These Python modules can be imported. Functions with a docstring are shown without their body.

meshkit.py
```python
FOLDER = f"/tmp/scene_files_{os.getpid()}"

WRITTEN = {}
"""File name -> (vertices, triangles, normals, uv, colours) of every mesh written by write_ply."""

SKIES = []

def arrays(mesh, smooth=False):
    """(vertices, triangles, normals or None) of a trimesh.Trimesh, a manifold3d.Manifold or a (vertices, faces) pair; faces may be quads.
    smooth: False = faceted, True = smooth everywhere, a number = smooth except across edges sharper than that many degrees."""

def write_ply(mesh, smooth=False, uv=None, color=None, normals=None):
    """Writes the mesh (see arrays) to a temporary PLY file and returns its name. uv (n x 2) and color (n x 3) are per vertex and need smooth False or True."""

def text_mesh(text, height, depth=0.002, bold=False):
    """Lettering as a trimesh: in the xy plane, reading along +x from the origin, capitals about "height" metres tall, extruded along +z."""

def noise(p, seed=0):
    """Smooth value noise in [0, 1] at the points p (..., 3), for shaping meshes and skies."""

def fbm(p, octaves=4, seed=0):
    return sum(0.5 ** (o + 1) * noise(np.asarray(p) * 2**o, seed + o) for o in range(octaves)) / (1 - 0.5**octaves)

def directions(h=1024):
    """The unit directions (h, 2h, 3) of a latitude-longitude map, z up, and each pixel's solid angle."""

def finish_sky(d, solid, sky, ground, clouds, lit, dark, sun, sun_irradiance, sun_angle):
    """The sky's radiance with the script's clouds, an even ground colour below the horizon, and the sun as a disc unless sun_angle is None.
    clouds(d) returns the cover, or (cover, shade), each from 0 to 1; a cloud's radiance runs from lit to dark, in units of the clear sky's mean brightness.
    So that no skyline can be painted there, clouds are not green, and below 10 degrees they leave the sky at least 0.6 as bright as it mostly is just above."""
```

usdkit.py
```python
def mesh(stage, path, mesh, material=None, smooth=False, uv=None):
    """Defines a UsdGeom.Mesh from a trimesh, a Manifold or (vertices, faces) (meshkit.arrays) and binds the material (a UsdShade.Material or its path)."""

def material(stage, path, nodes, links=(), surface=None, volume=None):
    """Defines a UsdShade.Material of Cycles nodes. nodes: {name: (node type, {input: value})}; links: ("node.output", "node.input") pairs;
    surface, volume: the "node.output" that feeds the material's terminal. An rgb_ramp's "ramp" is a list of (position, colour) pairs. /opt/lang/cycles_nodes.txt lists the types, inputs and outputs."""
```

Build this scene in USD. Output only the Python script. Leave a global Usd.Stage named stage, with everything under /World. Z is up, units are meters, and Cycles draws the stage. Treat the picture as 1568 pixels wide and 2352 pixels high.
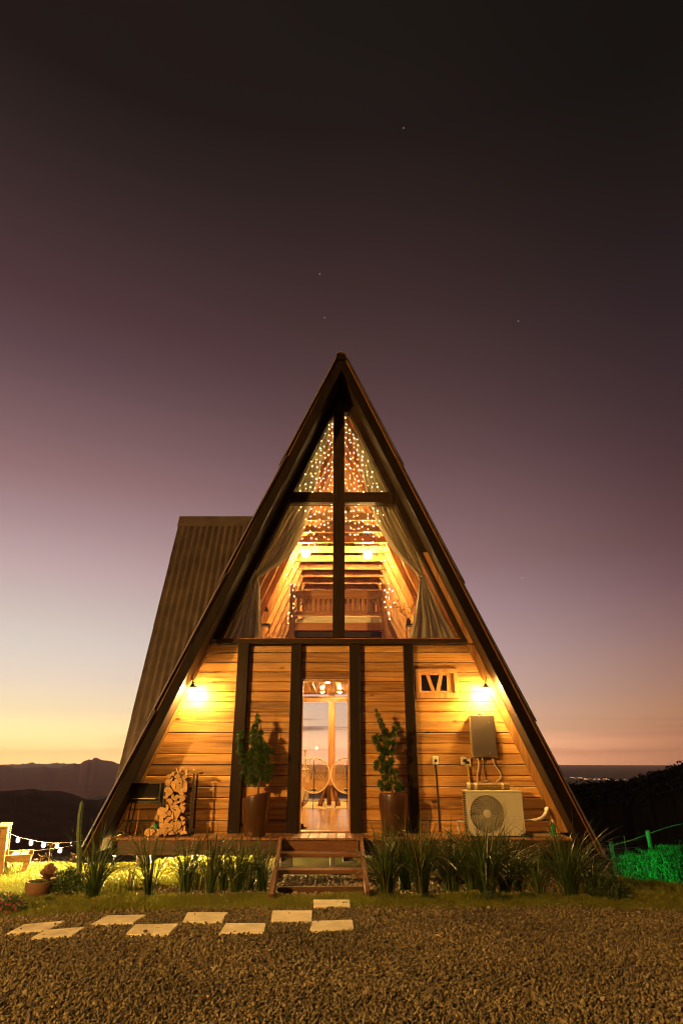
import math, random
import numpy as np
import trimesh
import usdkit, meshkit
from pxr import Usd, UsdGeom, UsdLux, UsdShade, Sdf, Gf, Vt
from shapely.geometry import Polygon

stage = Usd.Stage.CreateInMemory()
UsdGeom.SetStageUpAxis(stage, 'Z')
UsdGeom.SetStageMetersPerUnit(stage, 1.0)
stage.DefinePrim('/World', 'Xform')
stage.DefinePrim('/World/Looks', 'Scope')
PI = math.pi
rnd = random.Random(7)
rng = np.random.default_rng(7)

# ------------------------------------------------------------------ camera
EYE, PITCH, FPX = 1.42, math.radians(21.6), 1452.0        # FPX: focal length for a picture 1568 wide
cam = UsdGeom.Camera.Define(stage, '/World/camera')
cam.CreateHorizontalApertureAttr(24.0)
cam.CreateFocalLengthAttr(24.0 * FPX / 1568)
cam.CreateClippingRangeAttr(Gf.Vec2f(0.05, 100000))
cam.AddTranslateOp().Set(Gf.Vec3d(0, 0, EYE))
cam.AddRotateXOp().Set(90 + math.degrees(PITCH))
cam.CreateExposureAttr(0.0)
CP, SP = math.cos(PITCH), math.sin(PITCH)


def ray(x, y):
    u, v = (x - 784) / FPX, -(y - 1176) / FPX
    return np.array([u, CP - v * SP, SP + v * CP])


def at(x, y, Y):
    """World point seen at picture point (x, y) of the 1568 x 2352 view on the plane Y."""
    r = ray(x, y)
    r = r * (Y / r[1])
    return np.array([r[0], Y, EYE + r[2]])


def gd(x, y, z=0.0):
    r = ray(x, y)
    r = r * ((z - EYE) / r[2])
    return np.array([r[0], r[1], z])


def zof(y, Y):
    return at(784, y, Y)[2]


def xof(x, y, Y):
    return at(x, y, Y)[0]


def lin(h):
    h = h.lstrip('#')
    c = [int(h[i:i + 2], 16) / 255 for i in (0, 2, 4)]
    return [x / 12.92 if x < .04045 else ((x + .055) / 1.055) ** 2.4 for x in c]


# ------------------------------------------------------------------ sky (dusk: the sun has set on the left, behind the hills)
LOOK = '/World/Looks/'
SKY_STRENGTH = 0.1
SUN_EL, SUN_DIR = -0.03, (-0.8, 0.6)
HAZE_DENSITY = 5.0e-5


def sky_ramp(cols, comp):
    out = []
    for y, h, x in cols:
        r = ray(x, y)
        s = r[2] / np.linalg.norm(r)
        through = HAZE_DENSITY * min(26500, 356 / max(s, 1e-4))      # the haze takes its share of the light near the horizon
        out.append((float(s), [c * math.exp(comp * through) for c in lin(h)]))
    out.sort()
    return [(0.0, out[0][1])] + [(max(p, 0.0005), c) for p, c in out if p > 0] + [(1.0, out[-1][1])]


LEFT = [(45, '#201815', 0), (227, '#2c2120', 0), (454, '#402d2e', 0), (643, '#51383b', 0), (757, '#5d4449', 0), (833, '#6a4f53', 0),
        (946, '#7e5f62', 0), (1060, '#947073', 0), (1173, '#ab8c8f', 0), (1287, '#c3a7a8', 0), (1363, '#ccb9b3', 0), (1476, '#ddd0c4', 0),
        (1552, '#e9d6c0', 0), (1628, '#f3dcae', 0), (1703, '#fbd48c', 0), (1748, '#f8bc72', 0)]
RIGHT = [(76, '#15120f', 1568), (265, '#1a1513', 1568), (454, '#221a1a', 1568), (681, '#2e2225', 1568), (908, '#3c2b2f', 1568), (1060, '#4a3236', 1568),
         (1211, '#5b3d3f', 1568), (1325, '#6c4a4f', 1568), (1438, '#815c59', 1568), (1552, '#9a6b59', 1568), (1628, '#a86f4c', 1568), (1703, '#a0603f', 1568), (1748, '#8a5440', 1568)]
MID = [(20, '#1b1712', 784), (300, '#211917', 784), (500, '#2f2221', 784), (700, '#402d2d', 784), (850, '#50393a', 784), (950, '#5d4344', 784), (1060, '#6f5254', 784), (1180, '#866668', 784), (1300, '#9b7a7c', 784),
       (1420, '#b5979a', 784), (1500, '#c2a6a4', 784), (1600, '#cfb0a0', 784), (1680, '#d8ac8a', 784), (1748, '#cc8f68', 784)]
sky_nodes = {
    'tc': ('texture_coordinate', {}),
    'sep': ('separate_xyz', {}),
    'rl': ('rgb_ramp', {'ramp': sky_ramp(LEFT, 1.2)}),
    'rm': ('rgb_ramp', {'ramp': sky_ramp(MID, 1.45)}),
    'rr': ('rgb_ramp', {'ramp': sky_ramp(RIGHT, .5)}),
    'flat': ('vector_math', {'math_type': 'multiply', 'vector2': (1, 1, 0)}),
    'flatn': ('vector_math', {'math_type': 'normalize'}),
    'dot': ('vector_math', {'math_type': 'dot_product', 'vector2': (SUN_DIR[0], SUN_DIR[1], 0)}),
    'w0': ('map_range', {'range_type': 'smoothstep', 'from_min': 0.0, 'from_max': 0.62, 'to_min': 0.0, 'to_max': 1.0, 'clamp': True}),
    'half': ('mix', {'mix_type': 'mix'}),
    'w': ('map_range', {'range_type': 'smoothstep', 'from_min': 0.56, 'from_max': 0.93, 'to_min': 0.0, 'to_max': 1.0, 'clamp': True}),
    'grad': ('mix', {'mix_type': 'mix'}),
    # thin cloud streaks low over the horizon
    'cmap': ('mapping', {'scale': (2.0, 2.0, 44.0), 'location': (0.37, 0.0, 0.55)}),
    'cn': ('noise_texture', {'scale': 1.6, 'detail': 4.0, 'roughness': 0.55}),
    'cr': ('map_range', {'from_min': 0.545, 'from_max': 0.60, 'to_min': 0, 'to_max': 1, 'clamp': True}),
    'low': ('map_range', {'from_min': 0.045, 'from_max': 0.075, 'to_min': 1, 'to_max': 0, 'clamp': True}),
    'lowb': ('map_range', {'from_min': 0.0, 'from_max': 0.008, 'to_min': 0, 'to_max': 1, 'clamp': True}),
    'leftoff': ('map_range', {'from_min': 0.70, 'from_max': 0.84, 'to_min': 1.0, 'to_max': 0.0, 'clamp': True}),
    'rightoff': ('map_range', {'from_min': 0.40, 'from_max': 0.54, 'to_min': 0.12, 'to_max': 1.0, 'clamp': True}),
    'm4': ('math', {'math_type': 'multiply'}),
    'm1': ('math', {'math_type': 'multiply'}),
    'm2': ('math', {'math_type': 'multiply'}),
    'm3': ('math', {'math_type': 'multiply'}),
    'cloud': ('mix', {'mix_type': 'mix'}),
    'cdark': ('mix', {'mix_type': 'multiply', 'fac': 1.0, 'color2': (0.36, 0.27, 0.30)}),
    # a few faint stars
    'sv': ('voronoi_texture', {'scale': 11.0, 'randomness': 1.0}),
    'sr': ('map_range', {'from_min': 0.016, 'from_max': 0.009, 'to_min': 0, 'to_max': 1, 'clamp': True}),
    'sup': ('map_range', {'from_min': 0.10, 'from_max': 0.22, 'to_min': 0, 'to_max': 1, 'clamp': True}),
    'sm': ('math', {'math_type': 'multiply'}),
    'star': ('mix', {'mix_type': 'add', 'color2': (0.20, 0.165, 0.135)}),
    'ten': ('mix', {'mix_type': 'multiply', 'fac': 1.0, 'color2': (10.0, 10.0, 10.0)}),
    'phys': ('sky_texture', {'sky_type': 'single_scattering', 'sun_disc': False, 'sun_elevation': SUN_EL, 'sun_rotation': math.atan2(*SUN_DIR)}),
    'air': ('mix', {'mix_type': 'mix', 'fac': 0.94}),
    'bg': ('background_shader', {'strength': SKY_STRENGTH}),
}
sky_links = [('tc.generated', 'sep.vector'), ('sep.z', 'rl.fac'), ('sep.z', 'rr.fac'),
             ('tc.generated', 'flat.vector1'), ('flat.vector', 'flatn.vector1'), ('flatn.vector', 'dot.vector1'), ('dot.value', 'w.value'),
             ('dot.value', 'w0.value'), ('w0.result', 'half.fac'), ('rr.color', 'half.color1'), ('rm.color', 'half.color2'), ('sep.z', 'rm.fac'), ('w.result', 'grad.fac'), ('half.color', 'grad.color1'), ('rl.color', 'grad.color2'),
             ('tc.generated', 'cmap.vector'), ('cmap.vector', 'cn.vector'), ('cn.fac', 'cr.value'), ('sep.z', 'low.value'), ('sep.z', 'lowb.value'), ('dot.value', 'leftoff.value'),
             ('cr.result', 'm1.value1'), ('low.result', 'm1.value2'), ('m1.value', 'm2.value1'), ('lowb.result', 'm2.value2'), ('m2.value', 'm3.value1'), ('leftoff.result', 'm3.value2'),
             ('grad.color', 'cdark.color1'), ('dot.value', 'rightoff.value'), ('m3.value', 'm4.value1'), ('rightoff.result', 'm4.value2'), ('m4.value', 'cloud.fac'), ('grad.color', 'cloud.color1'), ('cdark.color', 'cloud.color2'),
             ('tc.generated', 'sv.vector'), ('sv.distance', 'sr.value'), ('sep.z', 'sup.value'), ('sr.result', 'sm.value1'), ('sup.result', 'sm.value2'),
             ('cloud.color', 'star.color1'), ('sm.value', 'star.fac'), ('star.color', 'ten.color1'),
             ('phys.color', 'air.color1'), ('ten.color', 'air.color2'), ('air.color', 'bg.color')]
sky_mat = usdkit.material(stage, LOOK + 'dusk_sky', sky_nodes, sky_links, surface='bg.background')
dome = UsdLux.DomeLight.Define(stage, '/World/sky')
UsdShade.MaterialBindingAPI.Apply(dome.GetPrim()).Bind(sky_mat)
dome.GetPrim().SetCustomDataByKey('kind', 'structure')

# lamp colours and strengths (radiance of the glowing surfaces)
WARM = (1.0, 0.60, 0.17)
USE_HAZE = True
L_PORCH, L_LOFT, L_ROOM, L_FESTOON, L_FAIRY, L_UNSEEN_FLOOR = 1100.0, 1700.0, 2300.0, 2600.0, 75.0, 38000.0
L_UNSEEN_YARD, L_UNSEEN_SIDE = 14500.0, 130000.0  # lamps out of view: the post behind left, the flood on the left flank


# ------------------------------------------------------------------ helpers
def _chamfer_template():
    v = []
    for sx in (-1, 1):
        for sy in (-1, 1):
            for sz in (-1, 1):
                v += [(sx, sy * .8, sz * .8), (sx * .8, sy, sz * .8), (sx * .8, sy * .8, sz)]
    v = np.array(v, float)
    h = trimesh.Trimesh(v, trimesh.convex.convex_hull(v).faces, process=False) if False else None
    from scipy.spatial import ConvexHull
    q = ConvexHull(v)
    f = q.simplices.copy()
    for i, t in enumerate(f):
        n = np.cross(v[t[1]] - v[t[0]], v[t[2]] - v[t[0]])
        if n @ q.equations[i, :3] < 0:
            f[i] = t[[0, 2, 1]]
    return v, f


CH_V, CH_F = _chamfer_template()
CH_S = np.sign(CH_V)
CH_IN = np.abs(CH_V) < .9          # coordinates that are pulled in by the chamfer
BX_V = np.array([(x, y, z) for x in (-1, 1) for y in (-1, 1) for z in (-1, 1)], float)
BX_F = np.array([(0, 1, 3), (0, 3, 2), (4, 6, 7), (4, 7, 5), (0, 4, 5), (0, 5, 1), (2, 3, 7), (2, 7, 6), (0, 2, 6), (0, 6, 4), (1, 5, 7), (1, 7, 3)])


def unit(a):
    a = np.asarray(a, float)
    return a / (np.linalg.norm(a) + 1e-12)


class MB:
    def __init__(self):
        self.v, self.f, self.n = [], [], 0

    def add(self, v, f):
        v = np.asarray(v, float)
        self.v.append(v)
        self.f.append(np.asarray(f, int) + self.n)
        self.n += len(v)
        return self

    def arr(self):
        return np.vstack(self.v), np.vstack(self.f)

    def block(self, h, b=0.0):
        h = np.asarray(h, float)
        if b <= 0:
            return BX_V * h, BX_F
        b = min(b, .45 * h.min())
        return CH_S * (h - b * CH_IN), CH_F

    def box(self, x0, x1, y0, y1, z0, z1, b=0.0):
        v, f = self.block([(x1 - x0) / 2, (y1 - y0) / 2, (z1 - z0) / 2], b)
        return self.add(v + [(x0 + x1) / 2, (y0 + y1) / 2, (z0 + z1) / 2], f)

    def bar(self, p, q, w, h, b=0.0, up=(0, 0, 1)):
        p, q = np.asarray(p, float), np.asarray(q, float)
        t = unit(q - p)
        s = np.cross(t, up)
        if np.linalg.norm(s) < 1e-6:
            s = np.cross(t, (0, 1, 0))
        s = unit(s)
        u = np.cross(s, t)
        v, f = self.block([np.linalg.norm(q - p) / 2, w / 2, h / 2], b)
        M = np.stack([t, s, u])
        if np.linalg.det(M) < 0:
            f = f[:, [0, 2, 1]]
        return self.add(v @ M + (p + q) / 2, f)

    def tube(self, pts, r, n=8, cap=True):
        p = np.asarray(pts, float)
        t = np.gradient(p, axis=0)
        t /= np.linalg.norm(t, axis=1, keepdims=True) + 1e-12
        ref = np.array([0, 0, 1.0]) if abs(t[:, 2]).mean() < .8 else np.array([1.0, 0, 0])
        a = np.cross(t, ref)
        a /= np.linalg.norm(a, axis=1, keepdims=True) + 1e-12
        bb = np.cross(t, a)
        ang = np.arange(n) * 2 * PI / n
        r = np.broadcast_to(r, (len(p),))
        v = p[:, None] + r[:, None, None] * (np.cos(ang)[None, :, None] * a[:, None] + np.sin(ang)[None, :, None] * bb[:, None])
        f = []
        m = len(p)
        for i in range(m - 1):
            for j in range(n):
                k = (j + 1) % n
                A, B, C, D = i * n + j, i * n + k, (i + 1) * n + k, (i + 1) * n + j
                f += [(A, B, C), (A, C, D)]
        vv = v.reshape(-1, 3)
        if cap:
            vv = np.vstack([vv, p[:1], p[-1:]])
            for j in range(n):
                k = (j + 1) % n
                f += [(m * n, k, j), (m * n + 1, (m - 1) * n + j, (m - 1) * n + k)]
        return self.add(vv, f)

    def lathe(self, c, prof, n=24, shear=None):
        """prof: (radius, height) pairs; shear(x, y, z) -> dz moves the height of points (a slanted rim)."""
        c = np.asarray(c, float)
        ang = np.arange(n) * 2 * PI / n
        v = []
        for r, z in prof:
            for a in ang:
                x, y = r * math.cos(a), r * math.sin(a)
                v.append((x, y, z + (shear(x, y, z) if shear else 0)))
        f = []
        for i in range(len(prof) - 1):
            for j in range(n):
                k = (j + 1) % n
                A, B, C, D = i * n + j, i * n + k, (i + 1) * n + k, (i + 1) * n + j
                f += [(A, B, C), (A, C, D)]
        return self.add(np.array(v) + c, f)

    def ball(self, c, r, sub=2, sc=(1, 1, 1)):
        m = trimesh.creation.icosphere(sub, r)
        return self.add(m.vertices * np.asarray(sc) + np.asarray(c, float), m.faces)

    def octa(self, c, r, sc=(1, 1, 1)):
        v = np.array([(1, 0, 0), (-1, 0, 0), (0, 1, 0), (0, -1, 0), (0, 0, 1), (0, 0, -1)], float) * r * np.asarray(sc)
        f = [(0, 2, 4), (2, 1, 4), (1, 3, 4), (3, 0, 4), (2, 0, 5), (1, 2, 5), (3, 1, 5), (0, 3, 5)]
        return self.add(v + np.asarray(c, float), f)

    def prism_y(self, poly, y0, y1):
        """Convex polygon of (x, z) extruded from y0 to y1."""
        p = np.asarray(poly, float)
        area = sum(p[i][0] * p[(i + 1) % len(p)][1] - p[(i + 1) % len(p)][0] * p[i][1] for i in range(len(p)))
        if area < 0:
            p = p[::-1]
        n = len(p)
        v = np.vstack([np.c_[p[:, 0], np.full(n, y0), p[:, 1]], np.c_[p[:, 0], np.full(n, y1), p[:, 1]]])
        f = [(0, i, i + 1) for i in range(1, n - 1)] + [(n, n + i + 1, n + i) for i in range(1, n - 1)]
        for i in range(n):
            k = (i + 1) % n
            f += [(i, n + i, n + k), (i, n + k, k)]
        return self.add(v, f)

    def poly(self, pts2, plane_to_3d, depth):
        """General polygon (shapely) extruded; plane_to_3d maps (n,3) local to world."""
        m = trimesh.creation.extrude_polygon(Polygon(pts2) if not hasattr(pts2, 'exterior') else pts2, depth, engine='earcut')
        return self.add(plane_to_3d(np.array(m.vertices)), m.faces)

    def slab(self, corners, z0, z1, b=0.01):
        """Convex ground slab: corner list (x, y), chamfered top."""
        c = np.asarray(corners, float)[:, :2]
        area = sum(c[i][0] * c[(i + 1) % len(c)][1] - c[(i + 1) % len(c)][0] * c[i][1] for i in range(len(c)))
        if area < 0:
            c = c[::-1]
        n, m = len(c), c.mean(0)
        inn = c + (m - c) / np.linalg.norm(m - c, axis=1, keepdims=True) * b
        v = np.vstack([np.c_[c, np.full(n, z0)], np.c_[c, np.full(n, z1 - b)], np.c_[inn, np.full(n, z1)]])
        f = [(2 * n, 2 * n + i, 2 * n + i + 1) for i in range(1, n - 1)]
        for lv in (0, 1):
            for i in range(n):
                k = (i + 1) % n
                A, B, C, D = lv * n + i, lv * n + k, (lv + 1) * n + k, (lv + 1) * n + i
                f += [(A, B, C), (A, C, D)]
        return self.add(v, f)

    def grid(self, P, t=None, N=None):
        """A grid of points (nu, nv, 3); with t and N a shell of that thickness."""
        nu, nv = P.shape[:2]
        q = []
        for i in range(nu - 1):
            for j in range(nv - 1):
                A, B, C, D = i * nv + j, (i + 1) * nv + j, (i + 1) * nv + j + 1, i * nv + j + 1
                q += [(A, B, C), (A, C, D)]
        q = np.array(q)
        if t is None:
            return self.add(P.reshape(-1, 3), q)
        P2 = P - t * N
        self.add(P.reshape(-1, 3), q)
        self.add(P2.reshape(-1, 3), q[:, [0, 2, 1]])
        rim = [i * nv for i in range(nu)] + [(nu - 1) * nv + j for j in range(1, nv)] + [i * nv + nv - 1 for i in range(nu - 2, -1, -1)] + [j for j in range(nv - 2, 0, -1)]
        a, b = P.reshape(-1, 3)[rim], P2.reshape(-1, 3)[rim]
        m = len(rim)
        f = []
        for i in range(m):
            k = (i + 1) % m
            f += [(i, m + i, m + k), (i, m + k, k)]
        return self.add(np.vstack([a, b]), f)


used = {}
base_of = {}


def numbered(path):
    k = used.get(path, -1) + 1
    used[path] = k
    return path if k == 0 else f'{path}_{k:03d}'


def tag(prim, label=None, cat=None, group=None, kind=None):
    for k, v in (('label', label), ('category', cat), ('group', group), ('kind', kind)):
        if v:
            prim.SetCustomDataByKey(k, v)


def thing(name, label, cat, loc=(0, 0, 0), group=None, kind=None, rotz=0.0):
    path = numbered('/World/' + name)
    x = UsdGeom.Xform.Define(stage, path)
    x.AddTranslateOp().Set(Gf.Vec3d(*map(float, loc)))
    if rotz:
        x.AddRotateZOp().Set(math.degrees(rotz))
    base_of[path] = np.asarray(loc, float)
    tag(x.GetPrim(), label, cat, group, kind)
    return path


def part(parent, name, mb, mat, smooth=False, label=None, kind=None):
    """A child mesh; vertices are given in world space, the thing's base is subtracted."""
    path = numbered(parent + '/' + name)
    v, f = mb.arr() if isinstance(mb, MB) else mb
    root = '/'.join(path.split('/')[:3])
    v = v - base_of.get(root, 0)
    m = usdkit.mesh(stage, path, (v, f), mat, smooth)
    tag(m.GetPrim(), label, None, None, kind)
    return path


def single(name, mb, mat, label, cat, group=None, kind=None, smooth=False, loc=None):
    path = numbered('/World/' + name)
    v, f = mb.arr() if isinstance(mb, MB) else mb
    m = usdkit.mesh(stage, path, (v, f) if loc is None else (v - np.asarray(loc), f), mat, smooth)
    if loc is not None:
        UsdGeom.Xformable(m).AddTranslateOp().Set(Gf.Vec3d(*map(float, loc)))
    tag(m.GetPrim(), label, cat, group, kind)
    return path


def struct(name, mb, mat, smooth=False, parent='/World', kind='structure'):
    path = numbered(parent + '/' + name)
    v, f = mb.arr() if isinstance(mb, MB) else mb
    m = usdkit.mesh(stage, path, (v, f), mat, smooth)
    tag(m.GetPrim(), kind=kind)
    return path


def copy_of(src, name, loc, label, cat, group, rot=(0, 0, 0), scale=(1, 1, 1)):
    path = numbered('/World/' + name)
    x = UsdGeom.Xform.Define(stage, path)
    x.GetPrim().GetReferences().AddInternalReference(src)
    x.GetPrim().SetInstanceable(True)
    x.ClearXformOpOrder()
    M = Gf.Matrix4d(1)
    R = Gf.Rotation(Gf.Vec3d(1, 0, 0), rot[0]) * Gf.Rotation(Gf.Vec3d(0, 1, 0), rot[1]) * Gf.Rotation(Gf.Vec3d(0, 0, 1), rot[2])
    S = Gf.Matrix4d(1)
    S.SetScale(Gf.Vec3d(*map(float, scale)))
    T = Gf.Matrix4d(1)
    T.SetRotate(R)
    T.SetTranslateOnly(Gf.Vec3d(*map(float, loc)))
    x.AddTransformOp().Set(S * T)
    tag(x.GetPrim(), label, cat, group)
    return path


def instancer(path, protos, pos, quats, scales, ids, kind='stuff'):
    pi = UsdGeom.PointInstancer.Define(stage, path)
    rel = pi.CreatePrototypesRel()
    for i, (mb, mat, smooth) in enumerate(protos):
        p = f'{path}/shape_{i:03d}'
        v, f = mb.arr() if isinstance(mb, MB) else mb
        usdkit.mesh(stage, p, (v, f), mat, smooth)
        rel.AddTarget(p)
    pi.CreatePositionsAttr(Vt.Vec3fArray.FromNumpy(np.asarray(pos, np.float32)))
    q = np.asarray(quats, np.float32)
    pi.CreateOrientationsAttr(Vt.QuathArray([Gf.Quath(float(a[0]), float(a[1]), float(a[2]), float(a[3])) for a in q]))
    pi.CreateScalesAttr(Vt.Vec3fArray.FromNumpy(np.asarray(scales, np.float32)))
    pi.CreateProtoIndicesAttr(Vt.IntArray.FromNumpy(np.asarray(ids, np.int32)))
    if kind:
        tag(pi.GetPrim(), kind=kind)
    return pi.GetPrim()


# ------------------------------------------------------------------ materials
def plain(name, color, rough=.5, metal=0.0, bump=0.0, bscale=60, vary=0.0, vscale=6, spec=.5, coat=0.0):
    n = {'p': ('principled_bsdf', {'base_color': color, 'roughness': rough, 'metallic': metal, 'specular_ior_level': spec, 'coat_weight': coat}), 'g': ('geometry', {})}
    l = []
    if vary:
        n['vn'] = ('noise_texture', {'scale': vscale, 'detail': 4.0, 'roughness': .6})
        n['vr'] = ('rgb_ramp', {'ramp': [(.3, [c * (1 - vary) for c in color]), (.7, [min(1, c * (1 + vary)) for c in color])]})
        l += [('g.position', 'vn.vector'), ('vn.fac', 'vr.fac'), ('vr.color', 'p.base_color')]
    if bump:
        n['bn'] = ('noise_texture', {'scale': bscale, 'detail': 4.0})
        n['b'] = ('bump', {'strength': bump, 'distance': .01})
        l += [('g.position', 'bn.vector'), ('bn.fac', 'b.height'), ('b.normal', 'p.normal')]
    return usdkit.material(stage, LOOK + name, n, l, surface='p.BSDF')


def wood(name, light, dark, axis='x', rough=.45, knots=0.0, tone=.22, scale=1.0, bump=.25, coat=0.0, spec=.5):
    """Grain runs along the axis; each object takes another piece of the grain and another tone."""
    al, ac = .55 * scale, 11.0 * scale
    sc = {'x': (al, ac, ac), 'y': (ac, al, ac), 'z': (ac, ac, al)}[axis]
    fine = tuple(s * 5.5 for s in sc)
    kn = {'x': (1.7, 2.4, 3.6), 'y': (3.6, 1.7, 2.4), 'z': (3.6, 2.4, 1.7)}[axis]
    n = {'g': ('geometry', {}), 'o': ('object_info', {}),
         'off': ('vector_math', {'math_type': 'scale', 'vector1': (37.1, 53.7, 71.3)}),
         'pos': ('vector_math', {'math_type': 'add'}),
         'm': ('mapping', {'scale': sc}), 'n': ('noise_texture', {'scale': 1.0, 'detail': 3.0, 'roughness': .55, 'distortion': 1.1}),
         'mf': ('mapping', {'scale': fine}), 'nf': ('noise_texture', {'scale': 1.0, 'detail': 2.0, 'roughness': .6}),
         'r': ('rgb_ramp', {'ramp': [(.32, dark), (.47, [.35 * a + .65 * b for a, b in zip(dark, light)]), (.60, light), (.72, [.75 * a + .25 * b for a, b in zip(light, dark)])]}),
         'rf': ('map_range', {'from_min': .3, 'from_max': .7, 'to_min': .74, 'to_max': 1.12}),
         'fm': ('mix', {'mix_type': 'multiply', 'fac': 1.0}),
         'tv': ('map_range', {'from_min': 0, 'from_max': 1, 'to_min': 1 - tone, 'to_max': 1 + tone}),
         'tm': ('mix', {'mix_type': 'multiply', 'fac': 1.0}),
         'b': ('bump', {'strength': bump, 'distance': .004}),
         'p': ('principled_bsdf', {'roughness': rough, 'coat_weight': coat, 'coat_roughness': .2, 'specular_ior_level': spec})}
    l = [('o.random', 'off.scale'), ('g.position', 'pos.vector1'), ('off.vector', 'pos.vector2'), ('pos.vector', 'm.vector'), ('m.vector', 'n.vector'),
         ('pos.vector', 'mf.vector'), ('mf.vector', 'nf.vector'), ('n.fac', 'r.fac'), ('nf.fac', 'rf.value'), ('r.color', 'fm.color1'), ('rf.result', 'fm.color2'),
         ('o.random', 'tv.value'), ('fm.color', 'tm.color1'), ('tv.result', 'tm.color2'), ('nf.fac', 'b.height'), ('b.normal', 'p.normal')]
    last = 'tm.color'
    if knots:
        n['km'] = ('mapping', {'scale': kn})
        n['kd'] = ('noise_texture', {'scale': 7.0, 'detail': 2.0})
        n['kv'] = ('voronoi_texture', {'scale': 1.0, 'randomness': 1.0})
        n['ka'] = ('math', {'math_type': 'multiply_add', 'value2': .11})
        n['kr'] = ('map_range', {'from_min': .115, 'from_max': .165, 'to_min': knots, 'to_max': 0.0, 'clamp': True})
        n['kx'] = ('mix', {'color2': [c * .16 for c in dark]})
        l += [('pos.vector', 'km.vector'), ('km.vector', 'kv.vector'), ('pos.vector', 'kd.vector'), ('kd.fac', 'ka.value1'), ('kv.distance', 'ka.value3'), ('ka.value', 'kr.value'),
              ('kr.result', 'kx.fac'), (last, 'kx.color1')]
        last = 'kx.color'
    l.append((last, 'p.base_color'))
    return usdkit.material(stage, LOOK + name, n, l, surface='p.BSDF')


def leaf(name, a, b, trans=.3, rough=.45, scale=9.0):
    n = {'g': ('geometry', {}), 'n': ('noise_texture', {'scale': scale, 'detail': 2.0}), 'add': ('math', {'math_type': 'multiply_add', 'value2': .6, 'value3': 0}),
         'r': ('rgb_ramp', {'ramp': [(.2, a), (.8, b)]}), 'p': ('principled_bsdf', {'roughness': rough, 'specular_ior_level': .35}), 't': ('translucent_bsdf', {}), 'x': ('mix_closure', {'fac': trans})}
    n['mx'] = ('mix_float', {'fac': .5})
    l = [('g.position', 'n.vector'), ('n.fac', 'mx.a'), ('g.random_per_island', 'mx.b'), ('mx.result', 'r.fac'), ('r.color', 'p.base_color'), ('r.color', 't.color'), ('p.BSDF', 'x.closure1'), ('t.BSDF', 'x.closure2')]
    return usdkit.material(stage, LOOK + name, n, l, surface='x.closure')


def glow(name, color, strength):
    return usdkit.material(stage, LOOK + name, {'e': ('emission', {'color': color, 'strength': strength})}, [], surface='e.emission')


PINE_X = wood('pine_plank', (.54, .270, .072), (.26, .100, .022), 'x', .42, knots=.95, tone=.28)
PINE_Z = wood('pine_upright', (.50, .25, .08), (.33, .135, .035), 'z', .45, knots=.5)
PINE_Y = wood('pine_ceiling', (.56, .31, .11), (.40, .19, .055), 'y', .45, knots=.6)
PINE_TRIM = wood('pine_trim', (.46, .22, .068), (.30, .12, .03), 'z', .45, tone=.1)
DARK_Z = wood('dark_stained_post', (.024, .012, .0055), (.012, .006, .003), 'z', .55, tone=.15, spec=.12)
DARK_X = wood('dark_stained_beam', (.036, .018, .009), (.018, .009, .005), 'x', .55, tone=.15, spec=.12)
BARGE = wood('dark_barge_board', (.011, .0055, .0026), (.006, .003, .0014), 'z', .65, tone=.1, spec=.10)
BATTEN = wood('rough_batten', (.22, .085, .030), (.12, .04, .014), 'z', .6, tone=.1)
DECK = wood('worn_deck_board', (.33, .15, .055), (.19, .08, .028), 'y', .36, tone=.25)
FASCIA = wood('deck_fascia', (.095, .042, .014), (.050, .021, .007), 'x', .5, tone=.15)
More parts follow.
